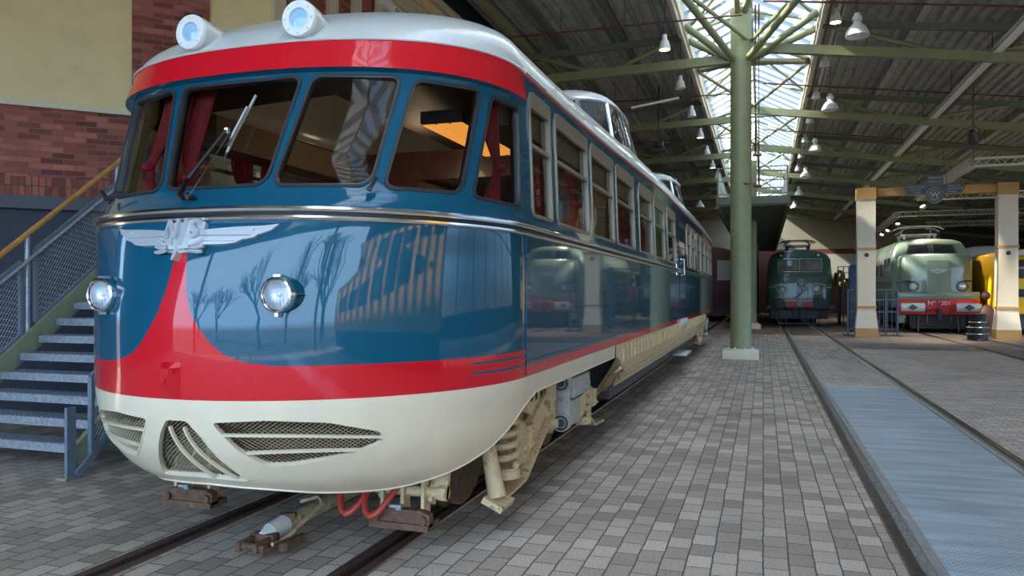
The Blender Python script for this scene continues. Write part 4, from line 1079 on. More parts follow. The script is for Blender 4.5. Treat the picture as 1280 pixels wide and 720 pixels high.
# tubular lattice under the glazing
bays = [(a, b) for a, b in zip(YB[:-1], YB[1:])]
for bi, (a, b) in enumerate(bays[2:8]):
    mb = MB(); m_ = (a+b)/2
    for yy in (m_,): mb.cyl((XL, yy, ZE-.15), (XRt, yy, ZE-.15), .045, n=8)
    for y0, y1 in ((a, m_), (b, m_)):
        for xe in (XL, XRt):
            mb.cyl((XM, y0, ZE-.55), (xe, y1, ZE-.15), .05, n=8); mb.cyl((xe, y0, ZE-.2), (XM, (y0+y1)/2, ZR-.08), .04, n=8)
    mb.build('lattice_tubes', M['green'], sk)
ordn = ['nearest', 'second nearest', 'third nearest', 'fourth nearest', 'fifth nearest', 'sixth nearest', 'seventh nearest']
# cross beams with V braces
def zb_r(x): return 7.52-.14*(x-.3)
def zb_l(x): return 7.36-.02*(-.7-x)
k = 0
for i, y in enumerate(YB):
    if i < 3: continue
    for side in ('left', 'right'):
        t = thing('roof_beam', (-3 if side == 'left' else 8, y, 7.2), '%s olive box beam with V braces on the %s half of the hall roof' % (ordn[i-3], side), 'beam', 'roof cross beams')
        mb = MB()
        if side == 'left':
            x0, x1 = -6.0, -.45; zf = zb_l; vs_ = [(-3.9, -5.6, -2.2)]
        else:
            x0, x1 = -.45, 18.9; zf = zb_r; vs_ = [(4.3, 1.6, 7.0), (11.0, 8.3, 13.7)]
        mb.bar((x0, y, zf(x0)), (x1, y, zf(x1)), .16, .22); mb.build('bottom_chord', M['green'], t)
        mb = MB(); xt0, xt1 = (-6.0, XL) if side == 'left' else (XRt, 18.9)
        mb.bar((xt0, y, zroof(xt0)-.30), (xt1, y, zroof(xt1)-.30), .12, .16); mb.build('top_chord', M['dgreen'], t)
        for c_, a_, b_ in vs_:
            for e_ in (a_, b_):
                mb = MB(); mb.cyl((c_+(.15 if e_ > c_ else -.15), y, zf(c_)), (e_, y, zroof(e_)-.35), .06, n=10); mb.build('brace', M['green'], t)
        if i in (3, 4, 5):
            mb = MB(); mb.cyl((x0 if side == 'left' else 0, y-2.2, zf(0)+.35), (x1 if side == 'left' else 16, y-2.2, (zf(-3) if side == 'left' else zf(16))+.35), .022, n=6)
            for xh in (-4.5, -3.0) if side == 'left' else (2.5, 7.5, 12.5): mb.cyl((xh, y-2.2, (zf(xh)+.35)), (xh, y-2.2, zroof(xh)+.02), .008, n=5)
            o = mb.build('sprinkler_pipe', M['pipe']); tag(o, '%s thin red-brown sprinkler pipe crossing the %s roof half' % (ordn[i-3], side), 'pipe', 'sprinkler pipes')
# columns
def column(y, label, branches=True):
    x = -.52; t = thing('steel_column', (x, y, 0), label, 'column')
    mb = MB(); mb.b2(x-.42, x+.42, y-.38, y+.38, 0, .22, .01); mb.build('base_block', M['pillar'], t)
    mb = MB(); mb.cyl((x, y, .22), (x, y, .25), .33, n=28); 
    for k in range(8): mb.cyl((x+.29*math.cos(k*PI/4+.3), y+.29*math.sin(k*PI/4+.3), .25), (x+.29*math.cos(k*PI/4+.3), y+.29*math.sin(k*PI/4+.3), .29), .02, n=6)
    mb.build('base_plate', M['pillar'], t)
    mb = MB(); mb.lathe([(.27, .25), (.25, .31), (.25, 8.45), (.262, 8.46), (.262, 8.54), (.0, 8.54)] if branches else [(.25, .25), (.25, 7.5), (0, 7.5)], (x, y, 0), (0, 0, 1), 32); mb.build('shaft', M['green'], t)
    if branches:
        for dx, dy, z0, xe, ze in ((-1, -1, 7.3, XL+.1, ZE-.2), (1, -1, 7.3, XRt-.1, ZE-.2), (-1, 1, 7.3, XL+.1, ZE-.2), (1, 1, 7.3, XRt-.1, ZE-.2)):
            mb = MB(); mb.cyl((x+dx*.15, y+dy*.1, z0), (xe, y+dy*3.4, ze), .085, n=12); mb.build('branch', M['green'], t)
            mb = MB(); mb.cyl((x+dx*.2, y, z0), (xe, y+dy*.6, ze), .085, n=12); mb.build('branch', M['green'], t)
            mb = MB(); mb.cyl((x+dx*.08, y+dy*.08, 8.4), (XM+dx*.3, y+dy*2.2, ZR-.1), .075, n=12); mb.build('branch', M['green'], t)
    return t
column(19.65, 'tall olive green steel column on a cream base block in the foreground')
column(36.0, 'olive green steel column standing under the raised walkway', False)
column(52.0, 'olive green steel column far back under the walkway', False)
# red-brown drain pipes beside the front column
mb = MB(); mb.tube([(-.18, 19.55, 8.6), (-.18, 19.55, 5.0), (-.18, 19.55, 4.95), (-.10, 19.55, 4.95)], .022, 8); mb.tube([(-.10, 19.55, 8.6), (-.10, 19.55, 4.25), (-.45, 19.4, 4.25)], .022, 8)
for z in (4.95, 4.2): mb.cyl((-.24, 19.55, z), (-.04, 19.55, z), .035, n=8)
o = mb.build('drain_pipe', M['pipe']); tag(o, 'pair of thin red-brown pipes running down beside the foreground column', 'pipe')
# ---- raised walkway
w = thing('walkway', (-.4, 29.5, 5), 'raised green steel walkway with pale mesh railings in the centre of the hall', 'walkway')
mb = MB(); mb.b2(-1.66, .90, 29.5, 62, 4.98, 5.12); 
for y in rng(29.55, 61.9, .9): mb.b2(-1.6, .84, y-.04, y+.04, 4.80, 4.98)
for x in (-1.62, .86): mb.b2(x-.06, x+.06, 29.5, 62, 4.72, 5.14)
mb.b2(-1.66, .90, 29.44, 29.52, 4.86, 5.14); mb.build('deck', M['dgreen'], w)
def railing(p0, p1, z0, h, nm):
    a = V(*p0, z0); b = V(*p1, z0); L = (b-a).length; n = max(1, int(L/1.3)); mb = MB()
    for i in range(n+1):
        q = a+(b-a)*i/n; mb.bar(q, q+V(0, 0, h), .05, .05)
    for z in (.12, h*.55, h): mb.bar(a+V(0, 0, z), b+V(0, 0, z), .035, .035)
    m_ = int(L/.12)
    for i in range(m_):
        q = a+(b-a)*i/m_; mb.bar(q+V(0, 0, .12), q+V(0, 0, h*.95), .012, .012)
    return mb.build('railing', nm, w)
railing((-1.6, 29.52), (-1.6, 61), 5.12, 1.1, M['white']); railing((.84, 29.52), (.84, 61), 5.12, 1.1, M['white']); railing((-1.6, 29.5), (.84, 29.5), 5.12, 1.1, M['green'])
# ---- pendant lamps
def bell(x, y, z, i):
    t = thing('pendant_lamp', (x, y, z), '%s large white ribbed bell lamp hanging right of the skylight' % ordn[i], 'lamp', 'bell lamps right of the skylight')
    mb = MB(); mb.lathe([(.0, .42), (.06, .42), (.07, .36), (.10, .34), (.10, .27), (.07, .25), (.09, .20), (.17, .12), (.225, .02), (.24, -.06), (.235, -.06), (.20, .0), (.0, .1)], (x, y, z), (0, 0, 1), 28)
    mb.build('shade', M['lampwhite'], t)
    mb = MB(); mb.cyl((x, y, z+.42), (x, y, zroof(x)-.05), .012, n=6); mb.build('cord', M['dark'], t)
    mb = MB(); mb.sphere((x, y, z+.01), .07); mb.build('bulb', M['white'], t)
for i, y in enumerate((17.4, 24.2, 31.0, 37.8, 44.7, 51.5)): bell(1.86, y, 7.0-.0*i, i)
def flood(x, y, z, i, side, on):
    t = thing('floodlight', (x, y, z), '%s small hanging spot lamp along the %s edge of the skylight' % ((['nearest', 'second', 'third', 'fourth', 'fifth', 'sixth', 'seventh'][i]), side), 'spotlight', 'small lamps along the skylight')
    mb = MB(); mb.lathe([(0, .30), (.05, .30), (.06, .18), (.09, .16), (.13, .0), (.125, -.03), (.12, 0), (0, .02)], (x, y, z), (0, 0, 1), 16); mb.build('lamp_body', M['lampwhite'], t)
    mb = MB(); mb.cyl((x, y, z+.30), (x, y, zroof(x) if abs(x) > 1.4 else 8.1), .008, n=6); mb.build('cord', M['dark'], t)
    mb = MB(); mb.lathe([(0, -.005), (.10, -.005)], (x, y, z), (0, 0, 1), 16); mb.build('lamp_glass', M['lampon'] if on else M['white'], t)
for i in range(7): flood(-2.05, 17.0+3.35*i, 6.95, i, 'left', i in (0, 3, 5))
for i in range(7): flood(1.55, 18.7+3.35*i, 7.72-.05*i, i, 'right', i in (0, ))
for x0, nm in ((-2.05, 'left'), (1.45, 'right')):
    mb = MB(); mb.cyl((x0+.16, 10, 7.95), (x0+.16, 60, 7.95), .03, n=6); mb.cyl((x0+.26, 10, 7.9), (x0+.26, 60, 7.9), .012, n=6)
    o = mb.build('cable_run', M['white']); tag(o, 'thin cable run along the %s edge of the skylight' % nm, 'cable run')
for i, (x, y, z) in enumerate(((-3.6, 33.5, 6.2), (-3.2, 42, 6.2))):
    t = thing('pendant_lamp', (x, y, z), ['nearer', 'farther'][i]+' white bell lamp hanging left of the walkway above the railcar tail', 'lamp')
    mb = MB(); mb.lathe([(.0, .34), (.07, .32), (.09, .2), (.2, .08), (.24, -.04), (.235, -.04), (.0, .08)], (x, y, z), (0, 0, 1), 24); mb.build('shade', M['lampwhite'], t)
    mb = MB(); mb.cyl((x, y, z+.34), (x, y, zroof(x)+.02), .012, n=6); mb.build('cord', M['dark'], t)
# fluorescent batten and projector on the left roof half
t = thing('strip_light', (-3.2, 20.5, 6.5), 'thin unlit strip light hanging on two rods left of the skylight', 'lamp')
mb = MB(); mb.bar((-3.35, 20.5, 6.55), (-2.1, 20.5, 6.72), .07, .05); mb.build('batten', M['white'], t)
mb = MB(); mb.cyl((-3.2, 20.5, 6.6), (-3.2, 20.5, zroof(-3.2)+.02), .006, n=5); mb.cyl((-2.25, 20.5, 6.7), (-2.25, 20.5, zroof(-2.25)+.02), .006, n=5); mb.build('rod', M['dark'], t)
t = thing('stage_spotlight', (-3.2, 25, 6.2), 'black stage spotlight hanging on the left roof half above the railcar', 'spotlight')
mb = MB(); mb.b2(-3.45, -2.95, 24.9, 25.1, 6.15, 6.22); mb.box((-3.2, 25, 6.4), (.28, .3, .2), bev=.02); mb.cyl((-3.2, 25, 6.4), (-3.2, 25, zroof(-3.2)+.02), .02, n=6); mb.b2(-2.75, -2.55, 24.9, 25.1, 6.6, 6.75, .01); mb.build('lamp_body', M['black'], t)

# ------------------------------------------------------------ staircase at left
st = thing('staircase', (-6.6, 5.3, 0), 'open steel staircase with galvanised treads and olive stringers at the left, beside the railcar', 'staircase')
XLs, XRs = -7.62, -5.74; RI, GO = .178, .225; NS_ = 13
def zs_(y): return .25+RI*(y-5.31)/GO
for n in range(NS_):
    z = .25+RI*n; y = 5.31+GO*n
    mb = MB(); mb.b2(XLs+.03, XRs-.03, y-.012, y+.012, z-.075, z); mb.b2(XLs+.03, XRs-.03, y, y+.26, z-.03, z-.012)
    mb.b2(XLs+.03, XRs-.03, y+.25, y+.265, z-.06, z)
    x = XLs+.06
    while x < XRs-.06: mb.bar((x, y+.01, z-.002), (x, y+.25, z-.002), .016, .02); x += .058
    mb.build('tread', M['galv'], st)
for x in (XLs-.02, XRs+.02):
    mb = MB(); ys0, ys1 = 5.12, 5.31+GO*NS_
    mb.loft([[V(x+dx, y, z+dz) for dx, dz in ((-.025, lo), (.025, lo), (.025, .10), (-.025, .10))] for y, z, lo in ((ys0, zs_(ys0)+.02, -.12), (ys1, zs_(ys1)+.02, -.22))])
    mb.b2(x-.06, x+.06, 5.05, 5.13, 0, .02); mb.build('stringer', M['string'], st)
mb = MB(); mb.bar((XRs+.05, 5.12, 0), (XRs+.05, 5.12, .62), .09, .03); mb.bar((XRs+.08, 5.16, .03), (XRs+.08, 6.0, .72), .03, .06); mb.build('foot_post', M['steelpaint'], st)
def infill(x, y0, y1, h0, h1, name):
    mb = MB(); A = V(x, y0, zs_(y0)+h0); B = V(x, y1, zs_(y1)+h0); C_ = V(x, y1, zs_(y1)+h1); D = V(x, y0, zs_(y0)+h1)
    for p, q in ((A, B), (B, C_), (C_, D), (D, A)): mb.bar(p, q, .035, .045)
    pnl = mb.build(name, M['steelpaint'], st)
    mb = MB(); step = .062
    L = y1-y0
    for k in range(-int((h1-h0)/step)-2, int(L/step)+2):
        # diagonals in the sheared panel frame
        for sgn in (1, -1):
            pts = []
            s0 = k*step
            a0, b0 = (s0, 0) if sgn > 0 else (s0, h1-h0)
            a1, b1 = (s0+(h1-h0), h1-h0) if sgn > 0 else (s0+(h1-h0), 0)
            lo = max(a0, 0); hi = min(a1, L)
            if hi-lo < .02: continue
            f = lambda a: b0+(b1-b0)*(a-a0)/(a1-a0)
            P_ = [V(x, y0+a, zs_(y0+a)+h0+f(a)) for a in (lo, hi)]
            mb.cyl(P_[0], P_[1], .0028, n=4, caps=False)
    mb.build('wire_mesh', M['galv'], pnl, fixn=False)
for x in (XLs-.02, ):
    for y in (5.15, 6.37, 7.60):
        mb = MB(); mb.cyl((x-.05, y, zs_(y)-.05), (x-.05, y, zs_(y)+1.14), .028, n=12)
        mb.build('baluster_post', M['galv'], st)
    infill(x-.05, 6.47, 7.55, .12, .92, 'mesh_panel'); infill(x-.05, 5.2, 6.29, .12, .92, 'mesh_panel'); infill(x-.05, 7.68, 8.3, .12, .92, 'mesh_panel')
    mb = MB(); mb.bar((x-.05, 4.9, zs_(4.9)+1.17), (x-.05, 8.3, zs_(8.3)+1.17), .06, .055, bev=.02); mb.build('handrail', M['handwood'], st)
    mb = MB(); mb.cyl((x-.0, 4.9, zs_(4.9)+.90), (x-.0, 8.3, zs_(8.3)+.90), .02, n=10); mb.build('lower_rail', M['galv'], st)
infill(XRs+.09, 5.3, 7.2, -.05, .0+.62, 'mesh_panel')
mb = MB(); mb.b2(XLs-.1, -4.55, 8.23, 9.3, zs_(8.3)-.1, zs_(8.3)); mb.b2(-5.5, -4.55, 9.3, 24, zs_(8.3)-.1, zs_(8.3)); 
for y in (8.4, 12, 16, 20, 23.8): mb.b2(-5.45, -5.35, y, y+.1, 0, zs_(8.3)-.1)
mb.build('landing', M['dgreen'], st)
for (x, y) in ((-6.95, 6.6), (-6.8, 6.6), (-6.95, 7.5)):
    mb = MB(); mb.bar((x, y, 0), (x, y, 1.25), .05, .05); mb.build('support_leg', M['steelpaint'], st)
# dark boards and a plinth behind the stairs
mb = MB(); mb.b2(-8.0, -5.6, 8.9, 8.95, 0.25, 2.2); o = mb.build('partition_board', M['teal']); tag(o, 'dark teal board standing behind the staircase', 'board')
mb = MB(); mb.b2(-7.4, -6.2, 8.0, 8.2, 0, .42, .01); o = mb.build('plinth', M['stone']); tag(o, 'low beige plinth on the paving behind the staircase', 'plinth')
mb = MB(); mb.box((-5.80, 6.60, 1.19), (.30, .34, .08), bev=.01); o = mb.build('wooden_block', M['wood']); tag(o, 'small brown wooden block resting on the staircase beside the railcar nose', 'block')
# ------------------------------------------------------------ portal with the maker's sign
YP = 30.65
def pillar(x, label):
    t = thing('portal_pillar', (x, YP, 0), label, 'pillar', 'portal pillars')
    mb = MB(); mb.b2(x-.38, x+.38, YP-.28, YP+.28, 0, .33); mb.build('foot_band', M['tan'], t)
    mb = MB(); mb.loft([[V(x+sx*w_, YP+sy*d_, z) for sx, sy in ((-1, -1), (1, -1), (1, 1), (-1, 1))] for z, w_, d_ in ((.33, .375, .275), (1.05, .30, .22), (1.08, .30, .22), (5.0, .30, .22))])
    mb.build('shaft', M['pillar'], t)
    for z in (1.09, 3.20): mb = MB(); mb.b2(x-.33, x+.33, YP-.25, YP+.25, z-.045, z+.045); mb.build('band', M['tan'], t)
    mb = MB(); mb.b2(x-.32, x+.32, YP-.24, YP+.24, 5.0, 5.42); mb.build('cap', M['tan'], t)
    mb = MB(); mb.cyl((x, YP-.20, 2.98), (x, YP-.235, 2.98), .075, n=18); mb.build('socket', M['black'], t)
pillar(3.56, 'cream pillar with tan bands, left leg of the portal, beside the blue fence')
pillar(8.02, 'cream pillar with tan bands, right leg of the portal, in front of the yellow train')
mb = MB(); mb.b2(3.92, 7.72, YP-.14, YP+.14, 5.10, 5.40, .01); o = mb.build('portal_beam', M['tan']); tag(o, 'tan orange beam spanning the two cream portal pillars', 'beam')
sg_ = thing('maker_sign', (5.75, YP-.3, 5.2), 'grey winged maker\'s sign with a round W emblem hung on the portal beam', 'sign')
sx0 = 5.75; sy0 = YP-.22; sz0 = 5.22
f = lambda a, z, t: V(sx0+a, sy0-t, sz0+z)
mb = MB(); mb.prism([(-.98, .22), (.98, .22), (.86, -.13), (-.86, -.13)], f, .05); mb.prism([(-.27, .54), (.27, .54), (.27, -.1), (-.27, -.1)], f, .06); mb.build('sign_board', M['signgrey'], sg_)
mb = MB()
for L_ in ([(-.97, .21), (-.28, .21), (-.28, -.12), (-.85, -.12)], [(.97, .21), (.28, .21), (.28, -.12), (.85, -.12)], [(-.25, .52), (.25, .52), (.25, .22), (-.25, .22)]):
    mb.tube([f(a, z, .06) for a, z in L_], .009, 4, closed=True)
mb.build('sign_border', M['signlt'], sg_)
mb = MB(); mb.cyl((sx0, sy0-.02, sz0-.17), (sx0, sy0-.09, sz0-.17), .29, n=40); dd = mb.build('roundel', M['signgrey'], sg_)
mb = MB(); mb.tube([(sx0+.275*math.cos(2*PI*i/36), sy0-.092, sz0-.17+.275*math.sin(2*PI*i/36)) for i in range(36)], .010, 4, closed=True)
mb.tube([(sx0+.185*math.cos(2*PI*i/30), sy0-.092, sz0-.17+.185*math.sin(2*PI*i/30)) for i in range(30)], .008, 4, closed=True)
add_text(mb, 'W', .27, lambda x, y, z: V(sx0+x, sy0-.095-z, sz0-.17+y), .006, 1, True); mb.bar((sx0-.10, sy0-.094, sz0-.30), (sx0+.10, sy0-.094, sz0-.30), .012, .018)
mb.build('roundel_ring', M['signlt'], dd)
for txt, x, z, s_ in (('WESTINGHOUSE', -.62, .145, .085), ('ELECTRIC', -.60, .045, .085), ('CORP.', -.55, -.055, .085), ('BALDWIN', .60, .145, .085), ('LOCOMOTIVE', .62, .045, .085), ('WORKS', .55, -.055, .085), ('HEEMAF', 0, .44, .12), ('HENGELO', 0, .31, .10)):
    mb = MB(); add_text(mb, txt, s_, lambda X, Y_, Z, x=x, z=z: V(sx0+x+X, sy0-.062-Z, sz0+z+Y_), .004, .95); mb.build('lettering', M['signlt'], sg_)
mb = MB()
for dx in (-.9, .9): mb.cyl((sx0+dx*.5, YP, 5.4), (sx0+dx*.3, YP, 6.9), .008, n=5)
mb.build('hanger', M['dark'], sg_)
# ------------------------------------------------------------ lighting trusses with spots
def truss(pts, label, s=.24):
    t = thing('lighting_truss', pts[0], label, 'truss')
    for a, b in zip(pts[:-1], pts[1:]):
        a = Vector(a); b = Vector(b); d = (b-a); L = d.length; x, y, dn = frame_of(d); mb = MB(); h = s/2
        cs = [x*h+y*h, -x*h+y*h, -x*h-y*h, x*h-y*h]
        for c in cs: mb.cyl(a+c, b+c, .025, n=6)
        n = max(2, int(L/(s*1.05)))
        for i in range(n):
            p = a+dn*L*i/n; q = a+dn*L*(i+1)/n
            for k in range(4):
                c1, c2 = (cs[k], cs[(k+1) % 4]) if i % 2 else (cs[(k+1) % 4], cs[k])
                mb.cyl(p+c1, q+c2, .011, n=5, caps=False)
        mb.build('truss_span', M['trussm'], t)
    mb = MB()
    for p in pts: mb.cyl(Vector(p), V(p[0], p[1], zroof(p[0])), .008, n=5)
    mb.build('hanger', M['dark'], t)
    return t
truss([(13, 28.4, 5.85), (6.5, 28.4, 5.85), (6.5, 38.0, 5.85), (13, 38.0, 5.85)], 'front aluminium lighting truss with angled arm above the turquoise locomotive')
truss([(14, 45.9, 5.85), (6.9, 45.9, 5.85), (7.4, 57, 5.85)], 'middle aluminium lighting truss behind the portal')
truss([(16, 50.0, 5.6), (9.0, 50.0, 5.6)], 'rear aluminium lighting truss near the back wall')
def spot(x, y, z, aim, label, on=True, e=60):
    t = thing('spotlight', (x, y, z), label, 'spotlight'); d = Vector(aim).normalized()
    if z > 6: mb = MB(); mb.cyl((x, y, z-.05), (x, y, zroof(x)+.02), .015, n=6); mb.build('drop_rod', M['dark'], t)
    mb = MB(); mb.lathe([(0, -.18), (.07, -.18), (.10, -.1), (.13, .06), (.17, .16), (.165, .16), (.12, .06), (0, .0)], (x, y, z-.3), d, 20); mb.build('lamp_body', M['dark'], t)
    mb = MB(); mb.tube([(x-.14, y, z-.3), (x-.14, y, z-.1), (x, y, z), (x+.14, y, z-.1), (x+.14, y, z-.3)], .012, 6); mb.build('yoke', M['dark'], t)
    mb = MB(); mb.lathe([(0, .05), (.12, .05)], V(x, y, z-.3), d, 18); mb.build('lamp_glass', M['lampon'] if on else M['dark'], t)
    if on:
        l = bpy.data.lights.new('spot', 'SPOT'); l.energy = e*8; l.spot_size = R_(70); l.spot_blend = .5; l.color = (1, .85, .62); l.shadow_soft_size = .08
        o = bpy.data.objects.new('spot_beam', l); col.objects.link(o); o.parent = t; o.location = V(0, 0, -.3)+d*.2; o.rotation_euler = d.to_track_quat('-Z', 'Y').to_euler()
spot(8.15, 28.4, 5.75, (-.5, .35, -.8), 'lit round spotlight on the front truss, right of the winged sign')
spot(8.6, 28.4, 5.75, (.3, .3, -.8), 'second lit spotlight beside it on the front truss, near the right pillar')
spot(6.5, 33.3, 5.75, (-.2, -.3, -.8), 'lit spotlight on the angled truss arm just below the winged sign')
spot(6.6, 37.5, 5.75, (.2, -.6, -.7), 'lit spotlight at the far end of the angled truss arm')
spot(8.4, 38.0, 5.75, (.3, -.4, -.8), 'dark spotlight hanging on the second span behind the sign', False)
spot(7.0, 46.5, 5.75, (-.1, -.5, -.7), 'lit spotlight on the middle truss, above the turquoise locomotive roof')
spot(7.35, 55.0, 5.75, (-.3, -.6, -.7), 'lit spotlight at the far end of the middle truss')
spot(7.2, 51.5, 5.75, (-.3, -.6, -.7), 'lit spotlight halfway along the arm of the middle truss')
spot(5.6, 24.5, 6.3, (.3, .6, -.7), 'dark round spotlight hanging from the roof above the portal', False)

# ------------------------------------------------------------ locomotives
def rring(xc, w, d, y0, z, n=40, q=4, yback=None):
    """rounded-box plan ring: front rounded, straight sides to yback"""
    out = []
    for i in range(n+1):
        a = -PI/2+PI*i/n; s_, c_ = math.sin(a), math.cos(a); k = (abs(s_)**q+abs(c_)**q)**(-1/q)
        out.append(V(xc+w*s_*k, y0+d-d*c_*k, z))
    out.append(V(xc+w, yback, z)); out.insert(0, V(xc-w, yback, z)); return out
def ringpt(xc, w, d, y0, q, x, z, off=0):
    s_ = max(-.999, min(.999, (x-xc)/w)); c_ = (1-abs(s_)**q)**(1/q)
    return V(x, y0+d-d*c_-off, z)
def text_on(mb, s, size, x, z, yfn, ext=.004):
    add_text(mb, s, size, lambda X, Y_, Z: V(x+X, yfn(x+X)-.004-Z, z+Y_), ext)
def panto(parent, x, y, z, mat, w=.8, h=.45, up=0):
    mb = MB()
    for dy in (-.7, .7):
        mb.bar((x-w*.7, y+dy, z), (x+w*.7, y+dy, z), .06, .06)
        for dx in (-.6, .6): mb.lathe([(.03, -.2), (.07, -.17), (.04, -.14), (.07, -.11), (.04, -.08), (.07, -.05), (.03, 0)], (x+dx*w, y+dy, z), (0, 0, 1), 10)
    for sx in (-1, 1):
        mb.tube([(x+sx*w*.6, y-.7, z), (x+sx*w*.75, y+.9, z+.12), (x+sx*w*.45, y-.5, z+h*.8)], .032, 6)
        mb.tube([(x+sx*w*.6, y+.7, z), (x+sx*w*.75, y-.9, z+.12), (x+sx*w*.45, y+.5, z+h*.8)], .022, 6)
        mb.bar((x+sx*w*.6, y-.7, z), (x+sx*w*.6, y+.7, z), .05, .05)
    b_ = mb.build('pantograph', mat, parent)
    mb = MB()
    for dy in (-.5, .5): mb.tube([(x-w, y+dy, z+h*.55), (x-w*.8, y+dy, z+h*.8), (x-w*.5, y+dy, z+h*.92), (x+w*.5, y+dy, z+h*.92), (x+w*.8, y+dy, z+h*.8), (x+w, y+dy, z+h*.55)], .03, 6)
    mb.bar((x-w*.5, y-.5, z+h*.9), (x-w*.5, y+.5, z+h*.9), .03); mb.bar((x+w*.5, y-.5, z+h*.9), (x+w*.5, y+.5, z+h*.9), .03)
    mb.build('collector_head', mat, b_)
def wheels(parent, xc, ys, name='wheelset'):
    for y in ys:
        mb = MB()
        for sx in (-1, 1): mb.lathe([(0, -.06), (.2, -.06), (.5, -.05), (.52, .06), (.56, .08), (.56, .10), (.1, .1)], (xc+sx*.76, y, .57), (-sx, 0, 0), 24)
        mb.cyl((xc-.8, y, .56), (xc+.8, y, .56), .08, n=10); mb.build(name, M['dark'], parent)
# -- dark green locomotive
gx, gy = 1.66, 39.3
g = thing('green_locomotive', (gx, gy, 0), 'dark green electric locomotive with two round lamps facing the camera on the middle track', 'locomotive')
W = 1.47
def gq(z): return [(.95, W, .35), (1.25, W, .32), (2.5, W*.985, .36), (3.2, W*.96, .52), (3.45, W*.88, .8), (3.62, W*.68, 1.15), (3.70, W*.35, 1.6), (3.72, .05, 2.0)]
mb = MB(); mb.loft([rring(gx, w_, d_, gy+(.0 if z < 2.5 else (z-2.5)*.16)+(.0 if z < 3.3 else (z-3.3)*.9), z, q=3.6, yback=gy+14) for z, w_, d_ in gq(0)], closed=False, cap=False)
gb = mb.build('loco_body', M['lgreen'], g)
def gf(x, z, off=0): return ringpt(gx, W*.985 if z > 2 else W, .36, gy+(0 if z < 2.5 else (z-2.5)*.16), 3.6, x, z, off)
# windscreen
mb = MB()
for sx in (-1, 1):
    mb.add([gf(gx+sx*.03, 2.68, .012), gf(gx+sx*.50, 2.68, .012), gf(gx+sx*.93, 2.68, .012), gf(gx+sx*.93, 3.17, .012), gf(gx+sx*.50, 3.17, .012), gf(gx+sx*.03, 3.17, .012)], [(0, 1, 4, 5), (1, 2, 3, 4)], False)
gw = mb.build('windscreen', pmat('loco_window', (.20, .20, .16), .12, spec=.8, coat=1, noise=.5, nscale=2), g, fixn=False)
mb = MB()
for L_ in ([(-.98, 2.62), (.98, 2.62)], [(-.98, 3.23), (.98, 3.23)], [(-.98, 2.62), (-.98, 3.23)], [(.98, 2.62), (.98, 3.23)], [(0, 2.62), (0, 3.23)]):
    (a, z0), (b, z1) = L_; mb.tube([gf(gx+a+(b-a)*t/8, z0+(z1-z0)*t/8, .02) for t in range(9)], .022, 6)
mb.build('window_frame', M['alu'], gw)
for sx in (-1, 1):
    x = gx+sx*.76; mb = MB(); mb.cyl(gf(x, 1.80, -.1), gf(x, 1.80, .07), .17, n=24); h_ = mb.build('headlamp', M['black'], g)
    mb = MB(); mb.lathe([(.165, .0), (.165, .02), (.14, .02), (.14, 0)], gf(x, 1.80, .07), (0, -1, 0), 24); mb.build('lamp_ring', M['white'], h_)
    mb = MB(); c = gf(x, 1.80, .075); mb.sphere(c, .115, 16, (1, .3, 1)); mb.build('lamp_glass', M['lampglow'], h_)
    # white speed line looping round the lamp
    for dz in (.14, -.14): pass
    pts = [gf(gx+sx*1.40, 1.94, .01), gf(gx+sx*1.2, 1.94, .012), gf(gx+sx*.9, 2.03, .012), gf(gx+sx*.76, 2.06, .012), gf(gx+sx*.60, 2.0, .012), gf(gx+sx*.50, 1.80, .012), gf(gx+sx*.60, 1.60, .012), gf(gx+sx*.76, 1.54, .012), gf(gx+sx*.95, 1.62, .012), gf(gx+sx*1.02, 1.78, .012), gf(gx+sx*1.05, 1.86, .012), gf(gx+sx*1.40, 1.86, .01)]
    mb = MB(); mb.tube(pts, .018, 5); mb.build('speed_line', M['white'], g)
    mb = MB(); mb.cyl(gf(gx+sx*.85, 3.42, -.1), gf(gx+sx*.85, 3.42, .03)+V(0, .05, 0), .05, n=14); mb.build('marker_lamp', M['white'], g)
    mb = MB(); x = gx+sx*.88; mb.cyl((x, gy+.25, 1.08), (x, gy-.15, 1.08), .12, n=16); mb.lathe([(0, -.02), (.22, -.02), (.24, .0), (.24, .04), (.12, .05)], (x, gy-.16, 1.08), (0, 1, 0), 24); mb.build('buffer', M['dark'], g)
    mb = MB(); mb.box((gx+sx*1.45, gy+.15, .90), (.30, .34, .24), bev=.05); mb.build('corner_box', M['dark'], g)
    mb = MB(); mb.bar((gx+sx*.62, gy-.05, .1), (gx+sx*.58, gy-.05, .75), .05, .05); mb.bar((gx+sx*.86, gy, .2), (gx+sx*.8, gy, .75), .04, .04); mb.build('life_guard', M['dark'], g)
mb = MB(); c = gf(gx+.05, 2.12, .012)
mb.prism([(-.17, -.18), (.17, -.18), (.20, .05), (.1, .20), (-.1, .20), (-.20, .05)], lambda a, z, t: gf(gx+.08+a, 2.10+z, .005+t), .03)
cr_ = mb.build('coat_of_arms', M['signgrey'], g)
mb = MB(); mb.tube([gf(gx+.08+.13*math.cos(a), 2.14+.12*math.sin(a), .04) for a in rng(0, 2*PI, .5)], .014, 5); mb.tube([gf(gx+.08-.12, 1.98, .04), gf(gx+.2, 1.98, .04)], .016, 5); mb.bar(gf(gx+.08, 1.95, .04), gf(gx+.08, 2.25, .04), .02)
mb.build('crest_relief', M['signlt'], cr_)
mb = MB()
for z in (2.42, 1.32): mb.tube([gf(gx+a, z, .008) for a in rng(-1.42, 1.42, .1)], .014, 5)
mb.build('panel_seam', M['dark'], gb)
mb = MB(); mb.b2(gx-1.4, gx+1.4, gy+.05, gy+.2, .78, 1.22, .02); bb = mb.build('buffer_beam', M['dark'], g)
